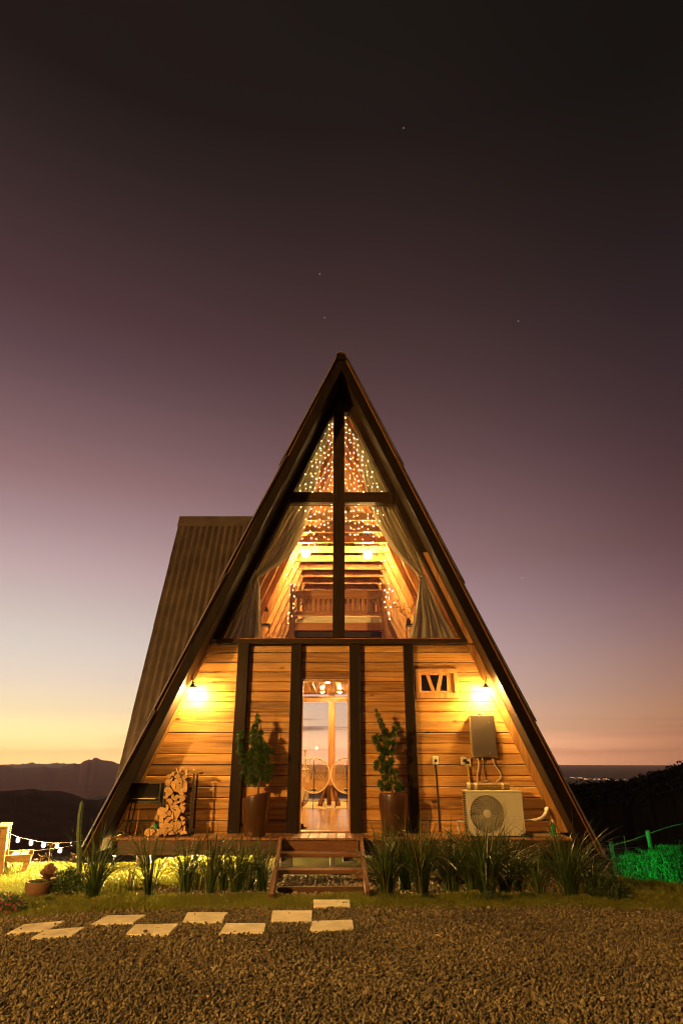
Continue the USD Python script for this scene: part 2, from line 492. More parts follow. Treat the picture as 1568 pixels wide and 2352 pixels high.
STEP = wood('step_timber', (.17, .066, .022), (.095, .034, .012), 'x', .42, tone=.15)
BED = wood('bed_timber', (.42, .17, .05), (.28, .10, .028), 'x', .4, tone=.12)
BED_Z = wood('bed_slat_timber', (.44, .18, .055), (.30, .11, .03), 'z', .4, tone=.2)
CHAIRW = wood('garden_chair_timber', (.44, .25, .10), (.30, .15, .05), 'x', .5, tone=.15)
LOG_BARK = wood('log_bark', (.16, .085, .045), (.07, .035, .02), 'y', .85, tone=.3, bump=.8)
SHEATH = wood('roof_sheathing', (.25, .10, .028), (.15, .055, .015), 'y', .5, tone=.12)
RAFTER = wood('inner_rafter', (.46, .22, .066), (.32, .135, .035), 'z', .45, tone=.12)
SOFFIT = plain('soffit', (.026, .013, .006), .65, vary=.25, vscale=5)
ROOFING = plain('corrugated_roof', (.12, .085, .058), .55, bump=.12, bscale=25, vary=.28, vscale=2.5)
SCREW = plain('screw_head', (.75, .72, .68), .25, metal=1.0)
MEMBRANE = plain('wall_lining', (.03, .018, .010), .9)
FLOORM = plain('polished_floor', (.46, .27, .10), .16, vary=.14, vscale=1.8, bump=.02, bscale=5)
CONCRETE = plain('painted_concrete', (.55, .52, .46), .8, bump=.3, bscale=40, vary=.18, vscale=7)
SLABM = plain('paving_slab', (.60, .51, .34), .78, bump=.35, bscale=60, vary=.20, vscale=5)
POTM = plain('glazed_brown_pot', (.055, .021, .008), .28, bump=.04, bscale=12, vary=.25, vscale=7, coat=.3)
BOWLM = plain('terracotta_bowl', (.13, .062, .024), .8, bump=.3, bscale=50, vary=.2)
BLACK = plain('black_metal', (.012, .011, .011), .45, metal=.3)
BLACKGLOSS = plain('black_gloss', (.016, .012, .010), .09, spec=.7)
WHITEMETAL = plain('cream_enamel', (.54, .48, .32), .42, vary=.06, vscale=14)
WHITEPL = plain('cream_plastic', (.62, .56, .42), .45)
HEATERM = plain('brushed_steel', (.30, .235, .16), .42, metal=1.0, bump=.03, bscale=300)
BRASS = plain('heater_edge', (.75, .60, .30), .3, metal=.9)
YELLOWH = plain('yellow_hose', (.55, .36, .04), .5)
WHITEH = plain('pale_hose', (.66, .56, .42), .5)
INSUL = plain('pipe_insulation', (.70, .60, .44), .8, bump=.7, bscale=45)
GREENB = plain('green_bottle', (.02, .22, .07), .2)
MATM = usdkit.material(stage, LOOK + 'woven_mat', {'g': ('geometry', {}), 'm': ('mapping', {'scale': (60, 60, 60), 'rotation': (0, .785, 0)}), 'c': ('checker_texture', {'scale': 1.0, 'color1': (.30, .19, .07), 'color2': (.09, .045, .015)}),
                                                   'p': ('principled_bsdf', {'roughness': .8})}, [('g.position', 'm.vector'), ('m.vector', 'c.vector'), ('c.color', 'p.base_color')], surface='p.BSDF')
CREAMMAT = plain('cream_mat', (.60, .48, .27), .8, bump=.3, bscale=150)
SOIL = plain('soil', (.055, .033, .018), .95, bump=.8, bscale=30, vary=.3)
SHEET = plain('linen', (.72, .66, .50), .8, bump=.3, bscale=14)
RUG = plain('woven_rug', (.62, .52, .34), .95, bump=.6, bscale=120, vary=.12, vscale=14)
WICKER = plain('cream_cord', (.42, .26, .10), .55)
CABINET = plain('cream_cabinet', (.66, .60, .44), .4)
WIRE = plain('fairy_wire', (.30, .16, .06), .5)
CABLE = plain('festoon_cable', (.05, .035, .025), .5)
SHOE = plain('dark_rubber', (.015, .010, .008), .6)
STUMP = wood('stump_timber', (.22, .095, .04), (.13, .05, .02), 'z', .6)
DRYLEAF = leaf('dry_leaf', (.46, .22, .08), (.62, .34, .14), .3)
CURTAIN = usdkit.material(stage, LOOK + 'curtain_cloth', {'g': ('geometry', {}), 'n': ('noise_texture', {'scale': 240.0, 'detail': 2.0}), 'b': ('bump', {'strength': .15, 'distance': .002}),
                                                          'd': ('principled_bsdf', {'base_color': (.33, .28, .17), 'roughness': .85, 'sheen_weight': .2}), 't': ('translucent_bsdf', {'color': (.36, .28, .14)}), 'x': ('mix_closure', {'fac': .16})},
                          [('g.position', 'n.vector'), ('n.fac', 'b.height'), ('b.normal', 'd.normal'), ('d.BSDF', 'x.closure1'), ('t.BSDF', 'x.closure2')], surface='x.closure')
GLASS = usdkit.material(stage, LOOK + 'window_glass', {'f': ('fresnel', {'IOR': 1.45}), 'a': ('transparent_bsdf', {'color': (.97, .97, .96)}), 'b': ('glossy_bsdf', {'color': (.9, .9, .9), 'roughness': .01}), 'x': ('mix_closure', {})},
                        [('f.fac', 'x.fac'), ('a.BSDF', 'x.closure1'), ('b.BSDF', 'x.closure2')], surface='x.closure')
GRASS = leaf('lawn_blade', (.17, .175, .020), (.33, .29, .042), .3, .6, 3.0)
STRAP = leaf('strap_leaf', (.040, .070, .013), (.19, .20, .048), .25, .36, 6.0)
STRAP_DRY = leaf('strap_leaf_dry', (.16, .11, .035), (.26, .19, .07), .2, .5, 6.0)
JUNIPER = leaf('juniper_needle', (.050, .095, .020), (.14, .19, .045), .22, .5, 14.0)
BARK = plain('thin_bark', (.12, .065, .03), .85, bump=.6, bscale=60)
CACTUSM = plain('cactus_skin', (.06, .095, .025), .5, bump=.2, bscale=60, vary=.2)
SUCC = leaf('succulent_leaf', (.20, .10, .05), (.30, .13, .07), .15, .45, 20.0)
BUSH = leaf('bush_leaf', (.04, .07, .018), (.10, .13, .03), .2, .5, 12.0)
PETAL = leaf('pink_petal', (.45, .05, .10), (.60, .12, .16), .3, .6, 40.0)
HEDGE = leaf('hedge_leaf', (.07, .13, .04), (.16, .24, .08), .25, .5, 6.0)
TREE = leaf('dark_tree_leaf', (.018, .022, .010), (.035, .042, .016), .15, .8, .3)
FENCEP = plain('fence_post_wood', (.14, .12, .09), .8, bump=.4, bscale=30)
GRAVEL = usdkit.material(stage, LOOK + 'gravel_stone', {'g': ('geometry', {}), 'o': ('object_info', {}), 'n': ('noise_texture', {'scale': 40.0, 'detail': 3.0}), 'mx': ('mix_float', {'fac': .7}), 'pn': ('noise_texture', {'scale': .9, 'detail': 4.0}), 'pr': ('map_range', {'from_min': .3, 'from_max': .7, 'to_min': .62, 'to_max': 1.25}), 'pm': ('mix', {'mix_type': 'multiply', 'fac': 1.0}),
                                                        'r': ('rgb_ramp', {'ramp': [(.1, (.055, .040, .018)), (.45, (.135, .100, .044)), (.8, (.215, .163, .075)), (1.0, (.38, .30, .15))]}), 'p': ('principled_bsdf', {'roughness': .75})},
                         [('g.position', 'n.vector'), ('n.fac', 'mx.a'), ('o.random', 'mx.b'), ('mx.result', 'r.fac'), ('g.position', 'pn.vector'), ('pn.fac', 'pr.value'), ('r.color', 'pm.color1'), ('pr.result', 'pm.color2'), ('pm.color', 'p.base_color')], surface='p.BSDF')
PORCH_GLOW = glow('porch_lamp_glass', WARM, L_PORCH)
LOFT_GLOW = glow('loft_bulb', (1.0, .60, .20), L_LOFT)
ROOM_GLOW = glow('room_lamp', (1.0, .60, .20), L_ROOM)
FEST_GLOW = glow('festoon_bulb', (1.0, .66, .28), L_FESTOON)
FAIRY_GLOW = glow('fairy_bulb', (1.0, .60, .17), L_FAIRY)
UNSEEN_FLOOR_GLOW = glow('unseen_underfloor_bulb', (1.0, .64, .20), L_UNSEEN_FLOOR)  # for the bulb out of view under the floor
CITY_GLOW = glow('city_light', (1.0, .50, .20), 2.2)
FAR_GLOW = glow('far_house_light', (1.0, .85, .6), 3.0)
GREEN_GLOW = glow('unseen_green_flood_lens', (.012, 1.0, .12), 4800.0)  # for the green floodlights, which stand out of view


def terrain_mat(name, a, b, scale):
    return usdkit.material(stage, LOOK + name, {'g': ('geometry', {}), 'n': ('noise_texture', {'scale': scale, 'detail': 6.0, 'roughness': .65}), 'r': ('rgb_ramp', {'ramp': [(.3, a), (.7, b)]}), 'b': ('bump', {'strength': .6, 'distance': 1.0 / scale * .2}),
                                                'p': ('principled_bsdf', {'roughness': 1.0, 'specular_ior_level': .05})}, [('g.position', 'n.vector'), ('n.fac', 'r.fac'), ('r.color', 'p.base_color'), ('n.fac', 'b.height'), ('b.normal', 'p.normal')], surface='p.BSDF')


# ------------------------------------------------------------------ ground and terrain
def sstep(a, b, x):
    t = np.clip((np.asarray(x, float) - a) / (b - a), 0, 1)
    return t * t * (3 - 2 * t)


def ground_z(x, y):
    x, y = np.asarray(x, float), np.asarray(y, float)
    # the lot is flat; it falls away behind (gently on the right, where a fence runs, sharply on the left)
    edge = np.where(x < -3.0, 10.5, np.where(x > 3.0, 16.8, 10.5 + (np.clip(x, -3, 3) + 3) / 6 * 6.3))
    s = np.maximum(y - edge, 0)
    z = -.34 * np.sqrt(s * s + .25) + .17
    z = np.where(s > 0, z, 0)
    gentle = -sstep(0, 1, np.clip((y - 7.9) / 9.0, 0, 1)) * 1.30 * sstep(2.8, 4.6, x)
    z = z + gentle
    r = np.hypot(x, y)
    z = z - .10 * np.maximum(r - 26, 0) * .5
    return np.maximum(z, -100.0)


rad = np.concatenate([[0.0], np.linspace(.5, 24, 95), 24 * (26000 / 24) ** (np.linspace(0, 1, 70)[1:])])
th = np.linspace(0, 2 * PI, 181)[:-1]
R, TH = np.meshgrid(rad, np.r_[th, th[0]], indexing='ij')
GX, GY = R * np.sin(TH), R * np.cos(TH)
gp = np.stack([GX, GY, ground_z(GX, GY) - .012], -1)
m = MB()
nu, nv = gp.shape[:2]
ii, jj = np.meshgrid(np.arange(nu - 1), np.arange(nv - 1), indexing='ij')
A, B, C, D_ = ii * nv + jj, (ii + 1) * nv + jj, (ii + 1) * nv + jj + 1, ii * nv + jj + 1
m.add(gp.reshape(-1, 3), np.vstack([np.stack([A, C, B], -1).reshape(-1, 3), np.stack([A, D_, C], -1).reshape(-1, 3)]))
GROUNDM = usdkit.material(stage, LOOK + 'ground_soil', {'g': ('geometry', {}), 'n': ('noise_texture', {'scale': 2.2, 'detail': 6.0, 'roughness': .65}), 'r': ('rgb_ramp', {'ramp': [(.3, (.060, .055, .016)), (.7, (.12, .10, .032))]}),
                                                        'p': ('principled_bsdf', {'roughness': 1.0, 'specular_ior_level': .1})}, [('g.position', 'n.vector'), ('n.fac', 'r.fac'), ('r.color', 'p.base_color')], surface='p.BSDF')
struct('ground', m, GROUNDM, True)

def ridge(name, prof, dist, depth, mat, rough_amp, seed, floor=-101.0, nseg=800):
    """A hill whose skyline, seen from the house, follows prof: (picture x, picture y) pairs."""
    az = [math.atan2(*(ray(x, y)[:2])) for x, y in prof]
    el = [ray(x, y)[2] / math.hypot(*ray(x, y)[:2]) for x, y in prof]
    a = np.linspace(az[0], az[-1], nseg)
    e = np.interp(a, az, el)
    jag = meshkit.fbm(np.stack([a * 240, a * 0, a * 0 + seed], -1), 4, seed) - .5
    top = EYE + e * dist
    jag = jag * dist * (.0022 if dist > 4000 else .0)
    ts = np.linspace(-1, 1, 25)
    P = np.zeros((nseg, len(ts), 3))
    for j, t in enumerate(ts):
        d = dist + depth * t
        shape = (1 - abs(t)) ** 1.25
        pts = np.stack([np.sin(a) * d, np.cos(a) * d, np.zeros(nseg)], -1)
        fb = meshkit.fbm(pts / (dist * .06), 5, seed) - .5
        fine = meshkit.fbm(pts / (dist * .006), 4, seed + 3) - .5
        z = floor + (top - floor) * shape + jag * shape ** 8 + fb * rough_amp * (1.5 * (1 - abs(2 * shape - 1)) + .12) + fine * rough_amp * .34
        P[:, j] = np.stack([pts[:, 0], pts[:, 1], z], -1)
    mb = MB()
    mb.grid(P[:, ::-1])
    struct(name, mb, mat, True)


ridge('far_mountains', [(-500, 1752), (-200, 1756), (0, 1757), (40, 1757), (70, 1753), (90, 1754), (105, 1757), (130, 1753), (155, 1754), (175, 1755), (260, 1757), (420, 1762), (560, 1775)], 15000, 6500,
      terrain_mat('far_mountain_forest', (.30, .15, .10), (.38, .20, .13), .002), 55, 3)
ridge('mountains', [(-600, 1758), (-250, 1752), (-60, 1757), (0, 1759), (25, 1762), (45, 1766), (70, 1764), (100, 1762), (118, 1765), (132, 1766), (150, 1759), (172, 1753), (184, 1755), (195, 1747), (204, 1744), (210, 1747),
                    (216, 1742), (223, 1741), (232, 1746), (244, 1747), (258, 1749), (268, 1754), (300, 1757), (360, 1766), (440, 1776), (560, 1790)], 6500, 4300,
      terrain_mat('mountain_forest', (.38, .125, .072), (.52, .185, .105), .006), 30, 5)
ridge('near_hill', [(-700, 1800), (-300, 1806), (-100, 1819), (0, 1819), (40, 1815), (70, 1813), (100, 1817), (140, 1818), (165, 1824), (200, 1837), (225, 1838), (240, 1834), (262, 1824), (300, 1812), (380, 1806), (480, 1815), (620, 1850)], 900, 420,
      terrain_mat('near_hill_forest', (.075, .034, .018), (.15, .068, .036), .05), 5.5, 8)
ridge('distant_islands', [(1270, 1790), (1300, 1783), (1325, 1784), (1345, 1776), (1362, 1769), (1380, 1771), (1395, 1776), (1415, 1775), (1440, 1781), (1470, 1782), (1500, 1778), (1540, 1776), (1600, 1780), (1700, 1783), (1800, 1792)], 19000, 2500,
      terrain_mat('island_forest', (.05, .045, .035), (.07, .06, .045), .002), 25, 12)
ridge('right_hill', [(1180, 1842), (1250, 1812), (1296, 1806), (1330, 1804), (1370, 1801), (1400, 1799), (1440, 1799), (1460, 1793), (1480, 1783), (1505, 1776), (1530, 1770), (1550, 1762), (1568, 1757), (1620, 1745), (1800, 1712), (2100, 1690), (2600, 1720)], 95, 52,
      terrain_mat('right_hill_scrub', (.013, .012, .006), (.024, .021, .011), .5), 1.2, 15, floor=-16, nseg=500)

# trees that break the crest of the right hill: one dark wood
def clump_proto(n, seed, size=.28):
    g = np.random.default_rng(seed)
    mb = MB()
    for _ in range(n):
        c = g.normal(0, .42, 3) * (1, 1, .75)
        a, b = unit(g.normal(0, 1, 3)), unit(g.normal(0, 1, 3))
        b = unit(np.cross(a, b))
        s = size * g.uniform(.6, 1.3)
        mb.add([c - a * s, c + b * s * .5, c + a * s, c - b * s * .5], [(0, 1, 2), (0, 2, 3)])
    return mb


prof = [(1250, 1812), (1296, 1806), (1330, 1804), (1370, 1801), (1400, 1799), (1440, 1799), (1460, 1793), (1480, 1783), (1505, 1776), (1530, 1770), (1550, 1762), (1568, 1757), (1620, 1745), (1720, 1728)]
pos, sca, ids, qs = [], [], [], []
for _ in range(800):
    px = rng.uniform(1255, 1700)
    py = np.interp(px, [p[0] for p in prof], [p[1] for p in prof])
    dd = 95 + rng.uniform(-7, 4)
    r_ = ray(px, py)
    el = r_[2] / math.hypot(r_[0], r_[1])
    top = EYE + el * 95
    shape = (1 - abs((dd - 95) / 52)) ** 1.25
    z = -16 + (top + 16) * shape
    az = math.atan2(r_[0], r_[1])
    s = rng.uniform(.3, .85) * (1.5 if rng.random() < .06 else 1)
    pos.append((math.sin(az) * dd, math.cos(az) * dd, z - s * .05)); sca.append((s, s, s * rng.uniform(.7, 1.3))); ids.append(rng.integers(3))
    a = rng.uniform(0, PI); qs.append((math.cos(a), 0, 0, math.sin(a)))
instancer('/World/hill_wood', [(clump_proto(70, 20 + i), TREE, False) for i in range(3)], pos, qs, sca, ids)
tag(stage.GetPrimAtPath('/World/hill_wood'), 'dark scrub and trees along the crest of the hill on the right', 'wood')

# town lights on the plain, far to the right; two farm lights on the mountain on the left
m = MB()
for (cx, cy, w, n) in [(1292, 1789, 8, 4), (1306, 1786.5, 10, 7), (1322, 1787.5, 13, 12), (1340, 1789, 7, 5), (1350, 1789.5, 7, 6), (1368, 1790, 9, 10), (1385, 1789, 8, 4), (1400, 1791, 9, 6), (1413, 1792.5, 7, 6), (1434, 1791, 4, 4), (1452, 1794.5, 3, 3)]:
    for _ in range(n):
        p = gd(cx + rng.uniform(-w, w), cy + rng.normal(0, .6), -99.0)
        m.octa(p, rng.uniform(1.0, 2.6) * np.linalg.norm(p) / 5200, (1.8, 1, .8))
single('town_lights', m, CITY_GLOW, 'string of tiny orange town lights on the dark plain far right', 'town lights', kind='stuff')
for (px, py, lab, s) in [(226, 1791, 'brighter white farm light on the dim mountain slope', 2.4), (207.5, 1793, 'fainter farm light on the dim mountain slope', 1.5)]:
    c = at(px, py, 5150)
    m = MB().octa(c, s)
    single('farm_light', m, FAR_GLOW, lab, 'light')

# ------------------------------------------------------------------ the cabin
K = 2.33                          # roof slope, height per metre of half width
YF, YW, YB = 9.35, 10.0, 17.5     # front roof edge, front wall, back wall
A_IN, A_OUT = 7.92, 8.27          # apex heights of the inner lining and the outer sheeting
ZD = 0.49                         # deck
ZL = 3.20                         # loft floor
house = thing('a_frame_cabin', 'steep A-frame cabin of pine boards with a glazed gable and corrugated roof', 'cabin', (0, 10, 0))


def half(a, z):
    return (a - z) / K


def slope_poly(s, a0, a1, z0, z1=None):
    if z1 is None:
        return [(s * half(a0, z0), z0), (s * half(a1, z0), z0), (s * .0008, a1), (s * .0008, a0)]
    return [(s * half(a0, z0), z0), (s * half(a1, z0), z0), (s * half(a1, z1), z1), (s * half(a0, z1), z1)]


# front wall: bays of separate planks between dark posts
WALL = part(house, 'wall_lining', MB().prism_y([(-half(A_IN, .47) + .02, .47), (-.63, .47), (-.63, 3.12), (-half(A_IN, 3.12) + .02, 3.12)], 10.035, 10.06)
            .prism_y([(.13, .47), (1.12, .47), (1.12, 3.12), (.13, 3.12)], 10.035, 10.06)
            .prism_y([(1.12, .47), (half(A_IN, .47) - .02, .47), (half(A_IN, 2.41) - .02, 2.41), (1.12, 2.41)], 10.035, 10.06)
            .prism_y([(1.12, 2.71), (half(A_IN, 2.71) - .02, 2.71), (half(A_IN, 3.12) - .02, 3.12), (1.12, 3.12)], 10.035, 10.06)
            .prism_y([(1.79, 2.41), (half(A_IN, 2.41) - .02, 2.41), (half(A_IN, 2.71) - .02, 2.71), (1.79, 2.71)], 10.035, 10.06)
            .box(-.63, .13, 10.035, 10.06, 2.62, 3.12), MEMBRANE)
PITCHZ = .1478
rows = [(.500 + i * PITCHZ, .500 + i * PITCHZ + PITCHZ - .006) for i in range(18)]


def plank(z0, z1, xl0, xl1, xr0, xr1, jit):
    """Board with a slanted end where it meets the roof; x at the bottom and top of each end."""
    yb, yf, b = 10.030, 9.982 + jit, .008
    back = np.array([(xl0, yb, z0), (xr0, yb, z0), (xr1, yb, z1), (xl1, yb, z1)])
    mid = back.copy(); mid[:, 1] = yf + b
    frt = back.copy(); frt[:, 1] = yf
    frt[:2, 2] += b * .8; frt[2:, 2] -= b * .8
    v = np.vstack([back, mid, frt])
    f = [(8, 9, 10), (8, 10, 11)]
    for lv in (0, 1):
        for i in range(4):
            k = (i + 1) % 4
            a, bb, c, d = lv * 4 + i, lv * 4 + k, (lv + 1) * 4 + k, (lv + 1) * 4 + i
            f += [(a, bb, c), (a, c, d)]
    return MB().add(v, f)


for (z0, z1) in rows:
    hl0, hl1 = half(A_IN - .03, z0), half(A_IN - .03, z1)
    j = lambda: rnd.uniform(-.0025, .0025)
    part(house, 'wall_plank', plank(z0, z1, -hl0, -hl1, -1.60, -1.60, j()), PINE_X)
    part(house, 'wall_plank', plank(z0, z1, -1.43, -1.43, -.775, -.775, j()), PINE_X)
    if z0 > 2.55:
        part(house, 'wall_plank', plank(max(z0, 2.61), z1, -.62, -.62, .125, .125, j()), PINE_X)
    part(house, 'wall_plank', plank(z0, z1, .285, .285, .96, .96, j()), PINE_X)
    if 2.40 < z0 < 2.60:
        part(house, 'wall_plank', plank(z0, z1, 1.76, 1.76, hl0, hl1, j()), PINE_X)
    else:
        part(house, 'wall_plank', plank(z0, z1, 1.105, 1.105, hl0, hl1, j()), PINE_X)
for (x0, x1) in ((-1.60, -1.43), (-.775, -.62), (.125, .285), (.96, 1.105)):
    part(house, 'post', MB().box(x0, x1, 9.87, 10.07, .49, 3.125, .008), DARK_Z)
part(house, 'sill_beam', MB().box(-half(A_IN, 3.17) + .1, half(A_IN, 3.17) - .1, 9.845, 10.12, 3.128, 3.205, .008), DARK_X)
part(house, 'sill_board', MB().box(-1.86, 1.86, 9.90, 10.10, 3.208, 3.222, .004), PINE_X)
# door frame, standing open
part(house, 'door_frame', MB().box(-.618, -.588, 9.96, 10.14, .5, 2.60, .004).box(.095, .123, 9.96, 10.14, .5, 2.60, .004).box(-.588, .095, 9.965, 10.14, 2.578, 2.606, .004), PINE_Z)
part(house, 'door_sill', MB().box(-.62, .125, 9.93, 10.10, .492, .513, .006), PINE_TRIM)

# small window with slanted slats
win = part(house, 'window', MB().box(1.128, 1.787, 9.955, 10.03, 2.32, 2.40, .006).box(1.128, 1.787, 9.955, 10.03, 2.70, 2.765, .006).box(1.128, 1.195, 9.955, 10.03, 2.40, 2.70, .006).box(1.72, 1.787, 9.955, 10.03, 2.40, 2.70, .006), PINE_TRIM)
part(win, 'sash', MB().box(1.197, 1.718, 9.985, 10.02, 2.402, 2.432).box(1.197, 1.718, 9.985, 10.02, 2.668, 2.698).box(1.197, 1.227, 9.985, 10.02, 2.432, 2.668).box(1.62, 1.718, 9.985, 10.02, 2.432, 2.668), PINE_Z)
part(win, 'slat', MB().bar((1.325, 9.993, 2.672), (1.40, 9.993, 2.428), .03, .052, up=(1, 0, .3)), PINE_TRIM)
part(win, 'slat', MB().bar((1.535, 9.993, 2.672), (1.47, 9.993, 2.428), .03, .056, up=(1, 0, -.3)), PINE_TRIM)
part(win, 'pane', MB().box(1.20, 1.715, 10.022, 10.028, 2.41, 2.69), GLASS)
part(house, 'window_recess', MB().box(1.13, 1.78, 10.35, 10.37, 2.33, 2.78).box(1.11, 1.13, 10.062, 10.37, 2.33, 2.78).box(1.78, 1.80, 10.062, 10.37, 2.33, 2.78), MEMBRANE)

# gable glazing
G_A = 7.64
fr_y0, fr_y1 = 9.94, 10.11
for s in (-1, 1):
    part(house, 'gable_rafter', MB().prism_y(slope_poly(s, G_A, A_IN - .004, 3.206), fr_y0, fr_y1), DARK_Z)
    # lit lower rafter lies against the wall boards
    part(house, 'wall_rafter', MB().prism_y(slope_poly(s, A_IN - (.06 if s < 0 else .27), A_IN - .006, .5, 3.12), 9.90, 9.975), PINE_TRIM)
part(house, 'wall_rafter', MB().prism_y(slope_poly(1, A_IN - .17, A_IN - .012, 3.14, 4.62), 9.875, 9.935), PINE_TRIM, label='pale brown board nailed along the right gable rafter')
part(house, 'gable_post', MB().box(-.14, .05, 9.925, 10.125, 3.224, 7.33, .008), DARK_Z)
part(house, 'gable_crossbeam', MB().box(-half(G_A, 5.6) - .0, -.142, 9.93, 10.12, 5.53, 5.72, .006).box(.052, half(G_A, 5.6), 9.93, 10.12, 5.53, 5.72, .006), DARK_X)
part(house, 'gable_infill', MB().prism_y([(-.14, 7.31), (.135, 7.31), (.004, 7.63), (-.004, 7.63)], 9.95, 10.10), DARK_X)
for s in (-1, 1):
    xi = -.142 if s < 0 else .052
    part(house, 'gable_pane', MB().prism_y([(xi, 5.722), (s * half(G_A + .02, 5.722), 5.722), (xi, G_A - abs(xi) * K)], 10.016, 10.022), GLASS)
    part(house, 'gable_pane', MB().prism_y([(xi, 3.224), (s * half(G_A + .02, 3.224), 3.224), (s * half(G_A + .02, 5.528), 5.528), (xi, 5.528)], 10.016, 10.022), GLASS)

# roof: sheeting in overlapping rows, barge boards, soffit, lining, ridge
WAVE, AMP = .177, .020


def sheet(s, z_top, z_bot, y0, y1, a_top, a_bot, n_len=3):
    n = int(round((y1 - y0) / WAVE * 8))
    ys = np.linspace(y0, y1, n + 1)
    off = AMP * np.cos((ys - YF) / WAVE * 2 * PI)
    zs = np.linspace(z_bot, z_top, n_len)
    ap = np.linspace(a_bot, a_top, n_len)
    P = np.zeros((len(ys), n_len, 3))
    nrm = unit((s * K, 0, 1))
    for j in range(n_len):
        x = s * (ap[j] - zs[j]) / K
        P[:, j] = np.stack([np.full(len(ys), x), ys, np.full(len(ys), zs[j])], -1) + off[:, None] * nrm
    N = np.broadcast_to(nrm, P.shape)
    mb = MB()
    mb.grid(P if s < 0 else P[:, ::-1], .007, N)
    return mb


zb = [.26, 1.95, 3.95, 5.95, 8.20]
for s in (-1, 1):
    for i in range(4):
        part(house, 'roof_sheet', sheet(s, min(zb[i + 1] + .16, 8.05), zb[i], YF - .06, YB + .3, A_OUT - .035 if i < 3 else A_OUT - .02, A_OUT + .035), ROOFING, 40)
    part(house, 'barge_board', MB().prism_y([(s * half(7.80, .27), .27), (s * half(8.145, .27), .27), (s * half(8.145, 8.03), 8.03), (s * .0008, 8.03), (s * .0008, 7.80)], YF, YF + .035), BARGE)
    part(house, 'barge_batten', MB().prism_y(slope_poly(s, 8.150, 8.195, .30, 8.03), YF - .012, YF + .03), BATTEN)
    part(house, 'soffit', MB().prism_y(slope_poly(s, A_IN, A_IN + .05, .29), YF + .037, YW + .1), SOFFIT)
    part(house, 'roof_lining', MB().prism_y(slope_poly(s, A_IN + .002, A_IN + .06, .30), YW + .102, YB), SHEATH)
    part(house, 'roof_core', MB().prism_y(slope_poly(s, A_IN + .065, 8.06, .29), YF + .04, YB), MEMBRANE)
rc = MB()
arc = [(.105 * math.sin(t), 8.035 + .095 * math.cos(t)) for t in np.linspace(-2.0, 2.0, 11)]
P = np.array([[(x, y, z) for (x, z) in arc] for y in np.linspace(YF - .07, YB + .3, 5)])
N = np.array([[(math.sin(t), 0, math.cos(t)) for t in np.linspace(-2.0, 2.0, 11)] for _ in range(5)])
rc.grid(P[:, ::-1], .015, N[:, ::-1])
part(house, 'ridge_cap', rc, ROOFING, True)
part(house, 'ridge_board', MB().prism_y([(-.095, 7.98), (.095, 7.98), (.05, 8.10), (-.05, 8.10)], YF - .045, YF - .015), BARGE)

# cross wing at the back left: the same slope, facing the front
WY, WZ, WX = 17.3, 8.05, -4.72        # ridge line, ridge height, left end
WK = 2.42


def wing_sheet(x0, x1, z_bot, z_top, lift_b, lift_t, front=True):
    n = max(2, int(round((x1 - x0) / WAVE * 8)))
    xs = np.linspace(x0, x1, n + 1)
    off = AMP * 1.9 * np.cos((xs - WX) / WAVE * 2 * PI)
    sgn = -1 if front else 1
    nrm = unit((0, sgn * WK, 1))
    P = np.zeros((len(xs), 4, 3))
    for i, x in enumerate(xs):
        zlow = max(z_bot, A_OUT - .10 + K * x)             # stops at the main roof
        zlow = min(zlow, z_top - .001)
        for j, t in enumerate(np.linspace(0, 1, 4)):
            z = zlow + (z_top - zlow) * t
            fr = (z - z_bot) / (z_top - z_bot)
            lift = lift_b * (1 - fr) + lift_t * fr
            P[i, j] = np.array((x, WY + sgn * (WZ - z) / WK, z)) + nrm * (off[i] + lift)
    mb = MB()
    mb.grid(P[:, ::-1] if not front else P, .007, np.broadcast_to(nrm, P.shape))
    return mb


wz = [.55, 2.55, 4.05, 6.62, 8.02]
wz = [.55, 2.35, 4.55, 6.55, 8.02]
for i in range(4):
    zt = min(wz[i + 1] + .16, 8.0)
    xr = -(A_OUT - .1 - zt) / K
    x = WX
    while x < xr - .03:
        x2 = min(x + WAVE * 6, xr)
        part(house, 'wing_sheet', wing_sheet(x, x2, wz[i], zt, .026, .0), ROOFING, 40)
        x = x2
    xr = min(xr, -.2)
    part(house, 'wing_back_sheet', wing_sheet(WX, xr, wz[i], zt, .026, .0, False), ROOFING, 40)
for (px, py, Yz) in [(515.0, 1202, 0), (603, 1202, 0)]:
    pass
fl = MB()
for sgn in (-1, 1):
    q = unit((0, sgn * WK, 1))
    P = np.array([[np.array((x, WY + sgn * (WZ - z) / WK, z)) + q * .034 for z in (WZ - .30, WZ + .075)] for x in np.linspace(WX - .03, -.12, 4)])
    fl.grid(P if sgn < 0 else P[:, ::-1], .004, np.broadcast_to(q, P.shape))
part(house, 'wing_flashing', fl, ROOFING)
gw = MB()
gw.add(*(lambda p: (p, [(0, 1, 2), (3, 5, 4), (0, 3, 4), (0, 4, 1), (1, 4, 5), (1, 5, 2), (2, 5, 3), (2, 3, 0)]))(np.array([(WX + .10, WY - 3.05, .6), (WX + .10, WY, 7.95), (WX + .10, WY + 3.05, .6), (WX + .16, WY - 3.05, .6), (WX + .16, WY, 7.95), (WX + .16, WY + 3.05, .6)])))
part(house, 'wing_gable_wall', gw, PINE_Y)
for z, xs in ((WZ - .16, (-4.60, -3.42, -1.55)), (6.72, (-4.62, -3.95, -2.6)), (5.25, (-4.5, -3.5, -2.55)), (3.62, (-4.45, -3.35)), (2.0, (-4.62, -3.4))):
    for x in xs:
        if x < -(A_OUT - z) / K - .1:
            x = WX + round((x - WX) / WAVE) * WAVE
            part(house, 'roof_screw', MB().ball((x, WY - (WZ - z) / WK - .055, z + .022), .014, 1), SCREW, True)

